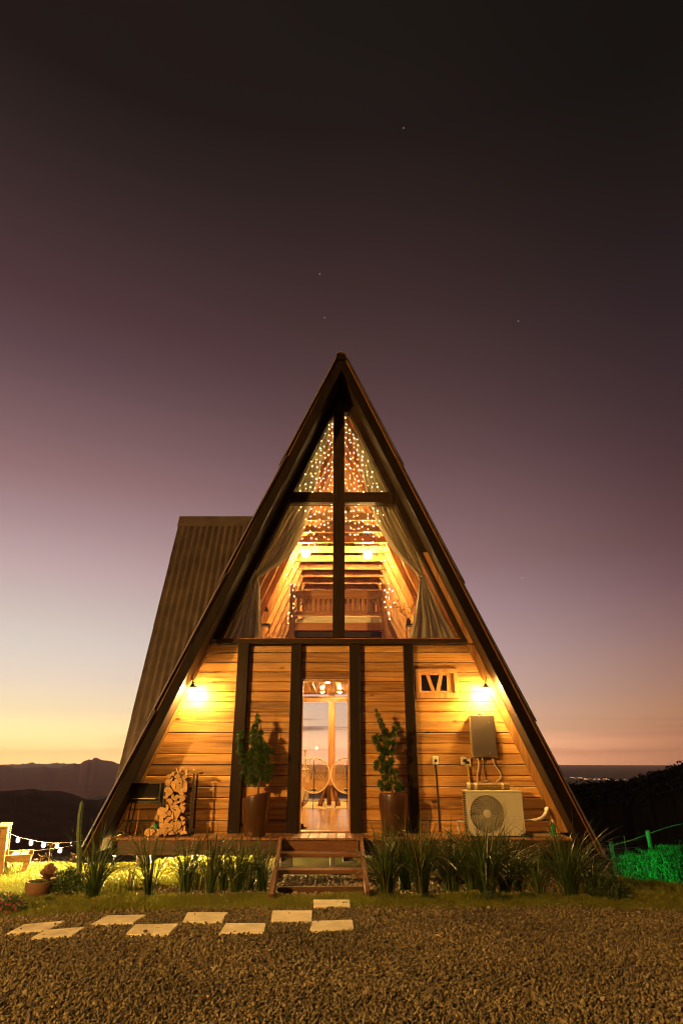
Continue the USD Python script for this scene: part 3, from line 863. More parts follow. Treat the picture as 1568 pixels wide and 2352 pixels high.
# deck: boards, fascia, bearers and stilts
x = -3.04
while x < 2.93:
    w = .118
    part(house, 'deck_board', MB().box(x, x + w, 9.30, 9.925, .462 + rnd.uniform(-.002, .002), ZD, .004), DECK)
    x += w + .006
part(house, 'deck_fascia', MB().box(-3.02, 2.92, 9.325, 9.37, .285, .460, .006), FASCIA)
part(house, 'floor_bearer', MB().box(-3.15, 3.15, 9.80, 9.98, .27, .455).box(-3.1, 3.1, 13.4, 13.55, .27, .47).box(-3.1, 3.1, 17.2, 17.35, .27, .47), FASCIA)
part(house, 'ground_floor', MB().box(-3.1, 3.1, 9.99, YB + .02, .474, .507), FLOORM)
part(house, 'floor_underside', MB().box(-3.1, 3.1, 9.985, YB + .02, .44, .470), MEMBRANE)
for (x, y, w, mt) in [(-2.86, 10.35, .17, CONCRETE), (-2.36, 11.6, .15, CONCRETE), (-1.18, 11.6, .30, FASCIA), (-.80, 10.4, .17, CONCRETE), (.42, 11.6, .15, CONCRETE), (-.13, 9.9, .07, CONCRETE), (.1, 11.2, .16, FASCIA), (1.25, 10.4, .17, CONCRETE), (2.62, 10.35, .17, CONCRETE), (-2.5, 13.5, .17, CONCRETE), (0, 13.5, .17, CONCRETE), (2.4, 13.5, .17, CONCRETE), (-1.9, 17.2, .17, CONCRETE), (1.9, 17.2, .17, CONCRETE)]:
    zg = float(ground_z(x, y)) - .25
    part(house, 'stilt', MB().box(x - w / 2, x + w / 2, y - w / 2, y + w / 2, zg, .438 if y > 9.99 else .268, .01), mt)

# loft: floor, collar ties, ribs, back wall
part(house, 'loft_floor', MB().box(-2.0, 2.0, 10.13, YB - .02, 3.14, 3.19), PINE_Y)
x = -1.95
while x < 1.9:
    part(house, 'ceiling_board', MB().box(x, x + .126, 10.13, YB - .03, 3.10, 3.136, .004), PINE_Y)
    x += .13
for i in range(9):
    y = 10.85 + i * .64
    h_ = half(A_IN, 5.62) + .02
    part(house, 'collar_tie', MB().box(-h_, h_, y - .02, y + .025, 5.55, 5.69, .004), RAFTER)
    for s in (-1, 1):
        part(house, 'roof_rib', MB().prism_y(slope_poly(s, A_IN - .26, A_IN - .003, 3.195), y - .022 + .048, y + .022 + .048), RAFTER)
        part(house, 'lower_rib', MB().prism_y(slope_poly(s, A_IN - .22, A_IN - .003, .51, 3.09), y - .022 + .048, y + .022 + .048), RAFTER)
z = 3.2
while z < 7.8:
    h0 = half(A_IN, z)
    if not (4.62 < z < 5.2):
        part(house, 'back_wall_board', MB().prism_y([(-h0, z), (h0, z), (max(half(A_IN, z + .142), .01), z + .142), (-max(half(A_IN, z + .142), .01), z + .142)], YB - .03, YB), SHEATH)
    else:
        part(house, 'back_wall_board', MB().prism_y([(-h0, z), (-.72, z), (-.72, z + .142), (-half(A_IN, z + .142), z + .142)], YB - .03, YB), SHEATH)
        part(house, 'back_wall_board', MB().box(-.30, .30, YB - .03, YB, z, z + .142), SHEATH)
        part(house, 'back_wall_board', MB().prism_y([(.72, z), (h0, z), (half(A_IN, z + .142), z + .142), (.72, z + .142)], YB - .03, YB), SHEATH)
    z += .147
for x0 in (-.72, .30):
    part(house, 'back_loft_pane', MB().box(x0, x0 + .42, YB - .02, YB - .014, 4.6, 5.2), GLASS)

# ground floor: glazed back wall
for x0, x1 in ((-.342, -.168), (-1.75, -1.60), (.98, 1.14)):
    part(house, 'back_post', MB().box(x0, x1, YB - .08, YB + .10, .508, 3.095, .006), PINE_Z)
part(house, 'back_transom', MB().box(-2.2, 2.2, YB - .10, YB - .082, 2.90, 3.045, .004), PINE_X)
part(house, 'back_transom', MB().box(-2.2, 2.2, YB - .14, YB - .102, 3.00, 3.03, .004), PINE_X)
for x0, x1 in ((-1.598, -.344), (-.166, .978)):
    part(house, 'back_pane', MB().box(x0, x1, YB + .0, YB + .006, .51, 2.88), GLASS)
part(house, 'back_track', MB().box(-1.6, .98, YB - .05, YB + .06, .508, .545, .004), WHITEPL)
# room partition on the left carries a lamp; lower side walls are the roof slope itself
part(house, 'room_partition', MB().box(-1.16, -1.10, 13.2, 17.39, .508, 3.095), PINE_Y)
part(house, 'room_partition', MB().box(1.14, 1.20, 10.1, 17.39, .508, 3.095), PINE_Y)
for (x, y) in ((-.475, 16.4), (-.043, 16.4), (-.30, 14.2), (-.30, 12.3), (.55, 13.2), (-.30, 10.9)):  # the four forward spots are out of view, placed to brighten the room
    p = thing('ceiling_spot', ('small round ceiling spot near the back glass, left one' if (x, y) == (-.475, 16.4) else 'small round ceiling spot near the back glass, right one' if (x, y) == (-.043, 16.4) else 'unseen ceiling spot further forward, hidden by the door head, lighting the room'), 'lamp', (x, y, 3.09), group='ceiling spots in the room')
    part(p, 'rim', MB().lathe((x, y, 3.055), [(.07, .0448), (.075, .0), (.055, -.004), (.05, .02)], 16), BRASS)
    part(p, 'lens', MB().lathe((x, y, 3.055), [(.040, .0), (.037, -.012), (.024, -.022), (.0001, -.026)], 12), ROOM_GLOW)

# back deck and railing seen through the glass
bd = thing('back_deck', 'grey boarded terrace behind the glass with a low dark railing', 'terrace', (0, 18.6, .4))
for i in range(18):
    part(bd, 'terrace_board', MB().box(-1.9 + i * .16, -1.9 + i * .16 + .15, 17.62, 20.0, .42, .46, .004), DECK)
for z in (.95, 1.12):
    part(bd, 'rail', MB().box(-1.9, 1.0, 19.93, 19.97, z - .012, z + .012), BLACK)
for x in (-1.85, -.45, .95):
    part(bd, 'rail_post', MB().box(x - .03, x + .03, 19.92, 19.98, .46, 1.15), DARK_Z)
for x in (-1.7, 0.8):
    part(bd, 'terrace_leg', MB().box(x - .07, x + .07, 19.6, 19.74, float(ground_z(x, 19.7)) - .2, .418), CONCRETE)

# porch lamps
for s, px, lab in ((-1, 441.5, 'black lantern on the wall above the firewood, lit'), (1, 1115.8, 'black lantern on the wall above the water heater, lit')):
    c = at(px, 1586, 9.75)
    p = thing('porch_lantern', lab, 'lantern', (c[0], 9.98, c[2]), group='porch lanterns')
    arm = [(c[0], 9.975, c[2] + .10), (c[0], 9.95, c[2] + .16), (c[0], 9.90, c[2] + .205), (c[0], 9.80, c[2] + .205), (c[0], 9.755, c[2] + .17), (c[0], 9.75, c[2] + .10)]
    arm = [(a[0] + s * .075 * (1 - i / 5), a[1], a[2]) for i, a in enumerate(arm)]
    part(p, 'arm', MB().tube(arm, .008, 8), BLACK, True)
    part(p, 'wall_plate', MB().lathe((c[0] + s * .075, 9.972, c[2] + .10), [(.0001, .0), (.04, .0), (.045, .008), (.045, .012)], 14).box(c[0] + s * .075 - .03, c[0] + s * .075 + .03, 9.968, 9.98, c[2] + .05, c[2] + .15, .004), BLACK)
    cap = MB().lathe((c[0], 9.75, c[2]), [(.0001, .105), (.018, .10), (.03, .075), (.076, .040), (.073, .034), (.0001, .045)], 6)
    part(p, 'cap', cap, BLACK)
    part(p, 'glass', MB().lathe((c[0], 9.75, c[2]), [(.060, .034), (.062, .02), (.044, -.095), (.0001, -.10)], 6), PORCH_GLOW)
    ribs = MB()
    for k in range(6):
        a = k * PI / 3
        ribs.bar((c[0] + .066 * math.cos(a), 9.75 + .066 * math.sin(a), c[2] + .035), (c[0] + .047 * math.cos(a), 9.75 + .047 * math.sin(a), c[2] - .10), .006, .006)
    part(p, 'frame', ribs, BLACK)

# loft bulbs on the third collar tie
for px, py, lab in ((702, 1271.5, 'glowing loft bulb left of the centre post'), (844.6, 1275, 'glowing loft bulb right of the centre post')):
    c = at(px, py, 12.44)
    p = thing('loft_lamp', lab, 'lamp', (c[0], 12.44, c[2]), group='bulbs under the collar ties')
    part(p, 'bulb', MB().ball(c, .080, 2), LOFT_GLOW, True)
    part(p, 'socket', MB().tube([c + (0, 0, .075), c + (0, 0, .125)], .022, 8), BLACK)
    part(p, 'bracket', MB().bar(c + (0, .0, .115), c + (0, .31, .16), .02, .012), BLACK)

# ------------------------------------------------------------------ loft: curtains, fairy lights, bed, tables
def curtain(name, label, rows_, Y, folds, amp, seed, flare=1.0):
    """rows_: (picture y, picture x of the inner edge, of the outer edge), top to bottom."""
    g = np.random.default_rng(seed)
    ys = np.array([r[0] for r in rows_], float)
    yy = np.linspace(ys[0], ys[-1], 46)
    xi, xo = np.interp(yy, ys, [r[1] for r in rows_]), np.interp(yy, ys, [r[2] for r in rows_])
    k = np.ones(5) / 5
    pad = lambda a: np.convolve(np.r_[[a[0]] * 2, a, [a[-1]] * 2], k, 'valid')
    xi, xo = pad(xi), pad(xo)
    nu_ = folds * 10 + 1
    u = np.linspace(0, 1, nu_)
    ph = g.uniform(0, 6.28, 4)
    P = np.zeros((nu_, len(yy), 3))
    for j, y in enumerate(yy):
        a, b = at(xi[j], y, Y), at(xo[j], y, Y)
        w = abs(b[0] - a[0])
        A_ = min(amp, .35 * w / folds * 2.2 + .008)
        uu = u + .018 * np.sin(2 * PI * u * 2 + ph[0] + j * .05)
        fold = A_ * (np.sin(2 * PI * folds * uu + ph[1] + .5 * math.sin(j * .11)) + .35 * np.sin(2 * PI * folds * 2.3 * uu + ph[2] + j * .06))
        P[:, j] = a + (b - a) * (u[:, None] + .25 / folds * np.sin(4 * PI * folds * uu + ph[3])[:, None] * (u * (1 - u) * 4)[:, None])
        P[:, j, 1] += fold
    return P


def make_curtain(label, upper, lower, tie, Y):
    c = at(*tie, Y)
    t = thing('curtain', label, 'curtain', c, group='loft curtains')
    for nm, rows_, folds, amp, seed in (('upper_drape', upper, 6, .065, 3), ('lower_drape', lower, 5, .085, 9)):
        part(t, nm, MB().grid(curtain(nm, label, rows_, Y, folds, amp, seed)), CURTAIN, True)
    part(t, 'tie_back', MB().tube([c + (-.05, -.03, -.01), c + (0, -.055, .005), c + (.05, -.03, 0), c + (.05, .03, 0), c + (-.05, .03, -.01), c + (-.05, -.03, -.01)], .012, 8), CURTAIN, True)


make_curtain('beige left curtain gathered to the rafter in the loft gable', [(985, 757, 747), (1060, 739, 708), (1134, 722, 668), (1200, 703, 634), (1262, 675, 598), (1298, 645, 582), (1312, 612, 580), (1324, 592, 580)],
             [(1324, 592, 580), (1345, 596, 570), (1380, 598, 553), (1430, 599, 530), (1474, 601, 508)], (586, 1324), 10.30)
make_curtain('beige right curtain gathered to the rafter in the loft gable', [(990, 805, 815), (1060, 827, 856), (1134, 842, 893), (1200, 866, 930), (1262, 902, 958), (1298, 934, 968), (1314, 958, 972), (1324, 966, 974)],
             [(1324, 964, 974), (1345, 962, 984), (1380, 957, 1003), (1430, 949, 1030), (1474, 936, 1054)], (969, 1324), 10.30)

fairy = [(690, 1100, 1175), (703, 1075, 1210), (716, 1050, 1250), (727, 1030, 1262), (737, 1005, 1215), (746, 985, 1232), (756, 965, 1240), (763, 950, 1190),
         (794, 950, 1200), (803, 975, 1225), (812, 995, 1240), (821, 1010, 1225), (831, 1035, 1250), (842, 1060, 1215), (854, 1085, 1262), (866, 1108, 1235), (878, 1130, 1180),
         (664, 1170, 1330), (672, 1160, 1300), (681, 1150, 1385), (676, 1290, 1440), (668, 1330, 1465), (873, 1235, 1345), (881, 1250, 1395), (889, 1270, 1420), (662, 1395, 1462), (893, 1330, 1440), (697, 1130, 1262), (900, 1290, 1400), (654, 1195, 1262), (887, 1140, 1190)]
for i, (px, y0, y1) in enumerate(fairy):
    yy = 10.14 + .05 * ((i * 7) % 5) / 4 if i < 17 else 10.60 + .07 * (i % 3)
    top, bot = at(px, y0, yy), at(px, y1, yy)
    n = max(3, int((top[2] - bot[2]) / .098))
    side = 'left' if px < 784 else 'right'
    side_no = sorted([abs(q[0] - 784) for q in fairy if (q[0] < 784) == (px < 784)]).index(abs(px - 784)) + 1
    ords = ['nearest', 'second', 'third', 'fourth', 'fifth', 'sixth', 'seventh', 'eighth', 'ninth', 'tenth', 'eleventh', 'twelfth', 'thirteenth', 'fourteenth', 'fifteenth', 'sixteenth', 'seventeenth', 'eighteenth']
    t = thing('fairy_light_string', f'hanging fairy light string, {ords[side_no - 1]} to the {side} of the centre post', 'fairy lights', top, group='fairy light strings in the gable')
    pts = [np.array((top[0] + .006 * math.sin(k * 1.7 + i), yy + .004 * math.cos(k * 2.1), top[2] + (bot[2] - top[2]) * k / n)) for k in range(n + 1)]
    part(t, 'wire', MB().tube(pts, .0016, 4, False), WIRE)
    mb = MB()
    for k, p in enumerate(pts):
        a = k * 2.4 + i
        if k == 1 or rnd.random() < (.92 if i < 17 else .5):
            mb.octa(p + (.014 * math.cos(a) + rnd.uniform(-.005, .005), -.012, rnd.uniform(-.03, .03)), .0068 * rnd.uniform(.75, 1.15), (1, 1, 1.3))
    part(t, 'bulbs', mb, FAIRY_GLOW, kind='stuff')

YB_ = 11.0
bed = thing('bed', 'timber bed with a slatted footboard and cream linen in the loft', 'bed', (-.06, 11.9, ZL))
bx0, bx1 = xof(665, 1400, YB_), xof(888, 1400, YB_)
zb_ = lambda y: zof(y, YB_)
for x in (bx0, bx1 - .085):
    part(bed, 'leg', MB().box(x, x + .085, 10.96, 11.045, ZL, zb_(1343), .006), BED_Z)
    part(bed, 'leg', MB().box(x, x + .085, 13.0, 13.085, ZL, zb_(1343) + .1, .006), BED_Z)
part(bed, 'top_rail', MB().box(bx0 + .086, bx1 - .086, 10.975, 11.03, zb_(1374), zb_(1358), .006), BED)
part(bed, 'upper_cap', MB().box(bx0 + .02, bx1 - .02, 12.98, 13.06, zb_(1374), zb_(1352), .006), BED)
part(bed, 'lower_rail', MB().box(bx0 + .086, bx1 - .086, 10.975, 11.03, zb_(1414), zb_(1404.5), .006), BED)
part(bed, 'bed_rail', MB().box(bx0 + .086, bx1 - .086, 10.97, 11.035, zb_(1449), zb_(1431), .006), BED)
n = 17
for k in range(n):
    x = bx0 + .11 + (bx1 - bx0 - .22) * (k + .5) / n
    part(bed, 'slat', MB().box(x - .026, x + .026, 10.99, 11.012, zb_(1404.2), zb_(1374.2), .003), BED_Z)
for k in range(9):
    x = bx0 + .11 + (bx1 - bx0 - .22) * (k + .5) / 9
    part(bed, 'head_slat', MB().box(x - .05, x + .05, 13.01, 13.03, zb_(1440), zb_(1374), .003), BED_Z)
part(bed, 'mattress', MB().box(bx0 + .10, bx1 - .10, 11.05, 12.95, zb_(1448), zb_(1418), .03), SHEET, 40)
part(bed, 'folded_sheet', MB().box(bx0 + .20, bx1 - .12, 11.06, 12.4, zb_(1431), zb_(1412), .025), SHEET, 40)
part(bed, 'side_rail', MB().box(bx0, bx0 + .05, 11.05, 13.0, zb_(1449), zb_(1433)).box(bx1 - .05, bx1, 11.05, 13.0, zb_(1449), zb_(1433)), BED)
part(bed, 'slat_base', MB().box(bx0 + .1, bx1 - .1, 11.06, 12.98, zb_(1462), zb_(1450)), MEMBRANE)
for px, lab in ((609, 'black wire side table by the left curtain'), (943, 'black wire side table by the right curtain')):
    c = at(px, 1440, 10.7)
    t = thing('side_table', lab, 'side table', (c[0], 10.7, ZL), group='side tables in the loft')
    zt = zof(1434, 10.7)
    part(t, 'table_top', MB().box(c[0] - .085, c[0] + .085, 10.62, 10.78, zt - .03, zt, .004), BLACK)
    for sx in (-1, 1):
        for sy in (-1, 1):
            part(t, 'leg', MB().bar((c[0] + sx * .075, 10.7 + sy * .07, ZL), (c[0] + sx * .075, 10.7 + sy * .07, zt - .031), .008, .008), BLACK)
c = at(938, 1434, 10.7)
t = thing('dried_plant', 'dried leafy stems standing on the right side table', 'plant', c)
mb, st = MB(), MB()
for k in range(11):
    a = rnd.uniform(-1, .75)
    L = rnd.uniform(.22, .46)
    p0 = c + np.array((rnd.uniform(-.02, .02), rnd.uniform(-.02, .02), .05))
    pts = [p0 + np.array((math.sin(a * .75) * L * q, rnd.uniform(-.01, .01), L * q * math.cos(a * .6))) for q in np.linspace(0, 1, 5)]
    st.tube(pts, .003, 4)
    for q in pts[2:]:
        for _ in range(5):
            d = unit((rnd.uniform(-1, 1), rnd.uniform(-1, 1), rnd.uniform(-.3, 1)))
            b = unit(np.cross(d, (rnd.random(), 1, .2))) * .010
            mb.add([q, q + d * .025 + b, q + d * .055, q + d * .025 - b], [(0, 1, 2), (0, 2, 3)])
part(t, 'stems', st, BARK)
part(t, 'leaves', mb, DRYLEAF)
part(t, 'vase', MB().lathe(c, [(.0001, .002), (.03, .002), (.045, .04), (.03, .08), (.022, .10)], 14), BLACK, True)
c = at(612, 1400, 10.75)
t = thing('reading_lamp', 'small bent reading lamp above the left side table', 'lamp', c)
part(t, 'stem', MB().tube([c + (-.14, .06, .09), c + (-.07, .05, .10), c + (-.01, .03, .085), c + (0, .0, .04)], .005, 6), WIRE)
part(t, 'shade', MB().lathe(c + (0, 0, -.03), [(.012, .07), (.02, .05), (.042, .0), (.039, .0), (.016, .05)], 14), BLACK)

# ------------------------------------------------------------------ ground floor room: cord chairs, stump table, rug, counter
rug = single('rug', MB().box(-1.05, .95, 14.6, 17.1, .5095, .520, .004), RUG, 'pale woven rug under the two cord chairs', 'rug')


def cord_chair(cx, cy, label):
    t = thing('cord_chair', label, 'chair', (cx, cy, .51), group='round cord chairs behind the door')
    # a tilted egg-shaped ring of tube, cords running to a small ring low at the back; seen from behind
    cen = np.array((cx, cy, 1.155))
    up = unit((0, -.28, 1))                # leaning back, towards the door
    side = np.array((1.0, 0, 0))
    out = np.cross(side, up)
    ang = np.linspace(0, 2 * PI, 41)
    rim = []
    for a in ang:
        x = math.sin(a) * .335 * (1 - .10 * math.cos(a + PI) * .6)
        z = math.cos(a) * .315
        rim.append(cen + side * x + up * z + out * (-.16 * math.cos(a) - .0))
    rim = np.array(rim)
    part(t, 'rim', MB().tube(rim, .012, 8, False), CREAMMAT, True)
    low = cen + up * -.30 + np.array((0, -.12, .0))
    ring = np.array([low + side * .078 * math.sin(a) + np.array((0, 0, 1)) * .036 * math.cos(a) for a in ang])
    part(t, 'back_ring', MB().tube(ring, .011, 6, False), CREAMMAT, True)
    cords = MB()
    nc = 44
    for k in range(nc):
        a = 2 * PI * k / nc
        p = np.array([np.interp(a, ang, rim[:, i]) for i in range(3)])
        q = np.array([np.interp(a, ang, ring[:, i]) for i in range(3)])
        mid = (p + q) / 2 + np.array((0, -.13 * np.linalg.norm(p - q), -.03))
        pts = [p * (1 - s) ** 2 + 2 * mid * s * (1 - s) + q * s * s for s in np.linspace(0, 1, 7)]
        cords.tube(pts, .0078, 4, False)
    part(t, 'cords', cords, WICKER, kind='stuff')
    part(t, 'spine', MB().tube([cen + up * .31 + (0, -.06, 0), cen + (0, -.17, 0), cen + up * -.30 + (0, -.14, 0), (cx, cy - .30, .512)], .008, 6), BLACK)
    for sx in (-1, 1):
        part(t, 'leg', MB().tube([(cx + sx * .15, cy - .05, .93), (cx + sx * .20, cy + .02, .72), (cx + sx * .25, cy + .08, .522)], .008, 6), BLACK)
    part(t, 'stretcher', MB().tube([(cx - .23, cy + .05, .66), (cx, cy - .14, .66), (cx + .23, cy + .05, .66)], .006, 6), BLACK)


cord_chair(xof(721, 1781, 14.6), 14.6, 'round cream cord chair on the left inside the door')
cord_chair(xof(796, 1781, 14.6), 14.6, 'round cream cord chair on the right, half hidden by the door post')
cx, cy = xof(756, 1810, 15.4), 15.4
t = thing('stump_table', 'low wooden table on thick splayed log legs between the chairs', 'table', (cx, cy, .52))
part(t, 'table_top', MB().lathe((cx, cy, .885), [(.0001, 0), (.20, .0), (.215, .02), (.215, .055), (.20, .07), (.0001, .07)], 18), STUMP, 30)
for a in (-2.45, -.65, 1.6):
    dx, dy = math.cos(a), math.sin(a)
    part(t, 'leg', MB().tube([(cx + dx * .12, cy + dy * .12, .884), (cx + dx * .26, cy + dy * .2, .522)], np.array([.042, .055]), 9), STUMP, 40)

x0, x1 = -1.095, xof(702, 1750, 15.2)
t = thing('counter', 'cream cabinet counter along the left side of the room', 'counter', (-1, 15.8, .51))
part(t, 'body', MB().box(x0, x1, 15.2, 16.9, .60, 1.24, .006), CABINET)
part(t, 'plinth', MB().box(x0, x1 - .03, 15.23, 16.88, .522, .598), BED)
part(t, 'worktop', MB().box(x0, x1 + .02, 15.17, 16.92, 1.243, 1.275, .006), CABINET)
c = at(698, 1745, 15.7)
t = thing('counter_stand', 'pale upright stand with a flat top on the counter', 'stand', (c[0], 15.7, 1.275))
zt = zof(1721, 15.7)
part(t, 'upright', MB().box(c[0] - .0, c[0] + .045, 15.68, 15.74, 1.278, zt - .03, .006), CABINET)
part(t, 'flat_top', MB().box(c[0] - .16, c[0] + .07, 15.60, 15.80, zt - .028, zt, .006), CABINET)
part(t, 'tap', MB().tube([(c[0] - .12, 15.66, 1.277), (c[0] - .12, 15.66, 1.42), (c[0] - .03, 15.6, 1.43)], .011, 8), WHITEMETAL, True)
c = at(688.8, 1697, 13.1)
t = thing('wall_lamp', 'bright bare bulb just inside the door edge', 'lamp', c)
part(t, 'bulb', MB().ball(c, .026, 2), LOFT_GLOW, True)
part(t, 'holder', MB().tube([c + (-.02, .0, 0), c + (-.19, .10, .0)], .014, 8), BRASS)
c = np.array((xof(685, 1900, 10.35), 10.35, .508))
for k, (dx, dy, rz, lab) in enumerate([(.03, .0, .4, 'dark slipper lying flat inside the door'), (.0, .13, 1.2, 'dark slipper propped behind the other inside the door')]):
    p = c + (dx, dy, 0)
    t = thing('slipper', lab, 'slipper', p, group='slippers inside the door')
    a = np.linspace(0, 2 * PI, 17)[:-1]
    L = np.stack([.10 * np.cos(a), .036 * np.sin(a) * (1 + .25 * np.cos(a))], -1)
    Rm = np.array([[math.cos(rz), -math.sin(rz)], [math.sin(rz), math.cos(rz)]])
    mb = MB().slab(L @ Rm.T + p[:2], .510, .528, .004)
    part(t, 'sole', mb, SHOE)
    arch = [np.array([*(np.array((.035, y)) @ Rm.T + p[:2]), .528 + .040 * math.sin((y + .036) / .072 * PI)]) for y in np.linspace(-.036, .036, 7)]
    part(t, 'strap', MB().tube(arch, .012, 6), SHOE, True)

# ------------------------------------------------------------------ things along the deck
def topiary(label, c, zt, lumps, sub, Y, slant, rpot, zp, trunk):
    t = thing('potted_conifer', label, 'potted plant', (c[0], c[1], ZD), group='potted conifers beside the door')
    hp = zp - ZD
    sh = lambda x, y, z: (slant * x / rpot * max(0, (z - hp * .5) / (hp * .5)))
    part(t, 'pot', MB().lathe((c[0], c[1], ZD + .002), [(.0001, 0), (rpot * .70, 0), (rpot * .74, .01), (rpot * .90, hp * .4), (rpot * 1.0, hp * .75), (rpot * .99, hp * .97), (rpot * .96, hp), (rpot * .90, hp - .005), (rpot * .88, hp - .06), (.0001, hp - .07)], 32, sh), POTM, 50)
    part(t, 'soil', MB().lathe((c[0], c[1], ZD + hp - .075), [(rpot * .9, 0), (rpot * .5, .02), (.0001, .025)], 16), SOIL)
    part(t, 'trunk', trunk, BARK)
    g = np.random.default_rng(sub)
    mb = MB()
    V, F = [], []
    for (p, r, cnt) in lumps:
        for _ in range(cnt):
            d = unit(g.normal(0, 1, 3))
            q = p + d * r * g.uniform(.25, 1.0) ** .6 * (1, 1, 1.1)
            o = unit(d + (0, 0, .7) + g.normal(0, .35, 3))
            L = g.uniform(.022, .046)
            for _k in range(3):
                dd = unit(o + g.normal(0, .55, 3))
                s = unit(np.cross(dd, g.normal(0, 1, 3))) * g.uniform(.0022, .0042)
                V += [q - s, q + s, q + dd * L]
                n_ = len(V)
                F.append((n_ - 3, n_ - 2, n_ - 1))
    part(t, 'foliage', MB().add(np.array(V), np.array(F)), JUNIPER)


Y1 = 9.58
lump = lambda zx, zy, r, ox, sc=.3959: (at(zx * sc + ox, zy * sc + 1453.7, Y1 + rnd.uniform(-.05, .05)), r * .98, int(560 * (r / .075) ** 2))
L1 = [(1000, 488, .028), (998, 515, .036), (985, 548, .046), (975, 585, .052), (1015, 580, .035), (905, 588, .042), (898, 622, .048), (905, 655, .048), (965, 622, .052), (1005, 625, .055), (985, 665, .060), (900, 690, .045), (925, 715, .05), (965, 700, .06), (1015, 690, .06), (1055, 685, .05), (1080, 690, .032),
      (910, 745, .035), (950, 750, .06), (1000, 740, .065), (1045, 735, .055), (935, 790, .058), (985, 790, .065), (1040, 790, .058), (1080, 785, .035), (1070, 825, .04), (920, 825, .045), (965, 835, .06), (1020, 830, .058), (1055, 850, .035), (990, 868, .05), (945, 868, .038), (1000, 660, .05), (1035, 655, .04)]
c1 = np.array((xof(588, 1850, Y1), Y1, 0))
tr = MB()
tr.tube([(c1[0] + .02, Y1, .92), (c1[0] + .03, Y1, 1.25), (c1[0] + .02, Y1, 1.65), (c1[0] + .02, Y1, 1.98)], np.array([.016, .014, .010, .005]), 7)
for a, b in (((1000, 900), (1050, 800)), ((985, 900), (930, 800)), ((975, 760), (905, 680)), ((1010, 760), (1060, 700))):
    tr.tube([at(a[0] * .3959 + 196, a[1] * .3959 + 1453.7, Y1), at(b[0] * .3959 + 196, b[1] * .3959 + 1453.7, Y1)], .008, 6)
topiary('cloud-clipped conifer in a slanted brown pot left of the door', c1, 2.0, [lump(x, y, r, 196) for x, y, r in L1], 41, Y1, .045, .195, zof(1826, Y1), tr)
L2 = [(203, 455, .022), (212, 482, .030), (224, 512, .036), (238, 545, .042), (255, 575, .045), (205, 598, .026), (190, 615, .034), (205, 635, .045), (238, 610, .048), (275, 600, .045), (310, 560, .036), (330, 545, .030), (300, 590, .042), (262, 645, .058), (220, 670, .05), (300, 640, .042), (250, 690, .058), (292, 695, .048), (235, 730, .050), (205, 760, .040),
      (200, 785, .030), (250, 765, .055), (290, 745, .042), (275, 800, .055), (235, 800, .042), (310, 815, .040), (255, 845, .052), (300, 860, .052), (335, 880, .04), (225, 875, .040), (270, 895, .052), (325, 905, .045), (240, 905, .042), (355, 905, .028), (280, 760, .05)]
c2 = np.array((xof(903, 1850, Y1), Y1, 0))
tr = MB()
tr.tube([(c2[0] - .0, Y1, .92), (c2[0] - .02, Y1, 1.2), (c2[0] - .06, Y1, 1.6), (c2[0] - .20, Y1, 2.0)], np.array([.016, .014, .010, .005]), 7)
tr.tube([(c2[0] - .05, Y1, 1.5), (c2[0] + .09, Y1, 1.82)], .008, 6)
topiary('taller leaning conifer in a round brown pot right of the door', c2, 2.0, [lump(x, y, r * .92, 784) for x, y, r in L2], 42, Y1, .0, .195, zof(1824, Y1), tr)

# firewood: rack and split logs
wd = lambda zx, zy: (zx * .1354 + 277.7, zy * .1354 + 1731.4)
YL = 9.50
rk = thing('firewood_rack', 'narrow black steel rack holding the split logs', 'rack', (-2.3, 9.68, ZD))
pl, pr = at(*wd(745, 450), YL), at(*wd(1180, 450), YL)
bl, br = at(*wd(640, 1400), YL), at(*wd(1120, 1400), YL)
for y in (9.56, 9.80):
    part(rk, 'upright', MB().bar((br[0] + .02, y, ZD), (pr[0] + .03, y, 1.27), .022, .022), BLACK)
    part(rk, 'upright', MB().bar((bl[0] + .0, y, ZD), (pl[0] - .0, y, 1.20), .022, .022), BLACK)
for z in (.50, 1.26):
    part(rk, 'cross_bar', MB().bar((br[0] + .03 * (z > 1) + .04 * (z > 1) + .02, 9.56, z + .012), (br[0] + .07 * (z > 1) + .02, 9.80, z + .012), .02, .02), BLACK)
part(rk, 'base_bar', MB().box(bl[0], br[0], 9.555, 9.575, ZD + .002, ZD + .02).box(bl[0], br[0], 9.79, 9.81, ZD + .002, ZD + .02), BLACK)
LOGF = wood('log_face', (.62, .36, .13), (.46, .23, .075), 'y', .7, tone=.18, scale=3)
log_shapes = {
    'round': [(math.cos(a), math.sin(a)) for a in np.linspace(0, 2 * PI, 13)[:-1]],
    'half': [(math.cos(a), math.sin(a) - .4) for a in np.linspace(0, PI, 9)],
    'quarter': [(-.5, -.55)] + [(-.5 + 1.25 * math.cos(a), -.55 + 1.25 * math.sin(a)) for a in np.linspace(0, PI / 2, 7)],
    'wedge': [(-.25, -.85), (.35, -.8), (.75, .45), (.45, .8), (-.1, .92), (-.7, .5)],
}
protos = {}


def make_log(kind, i):
    base = np.array(log_shapes[kind], float)
    g = np.random.default_rng(300 + i)
    base = base * (1 + g.uniform(-.08, .08, (len(base), 1)))
    ln = .34
    path = numbered('/World/firewood_log')
    return path, base, ln


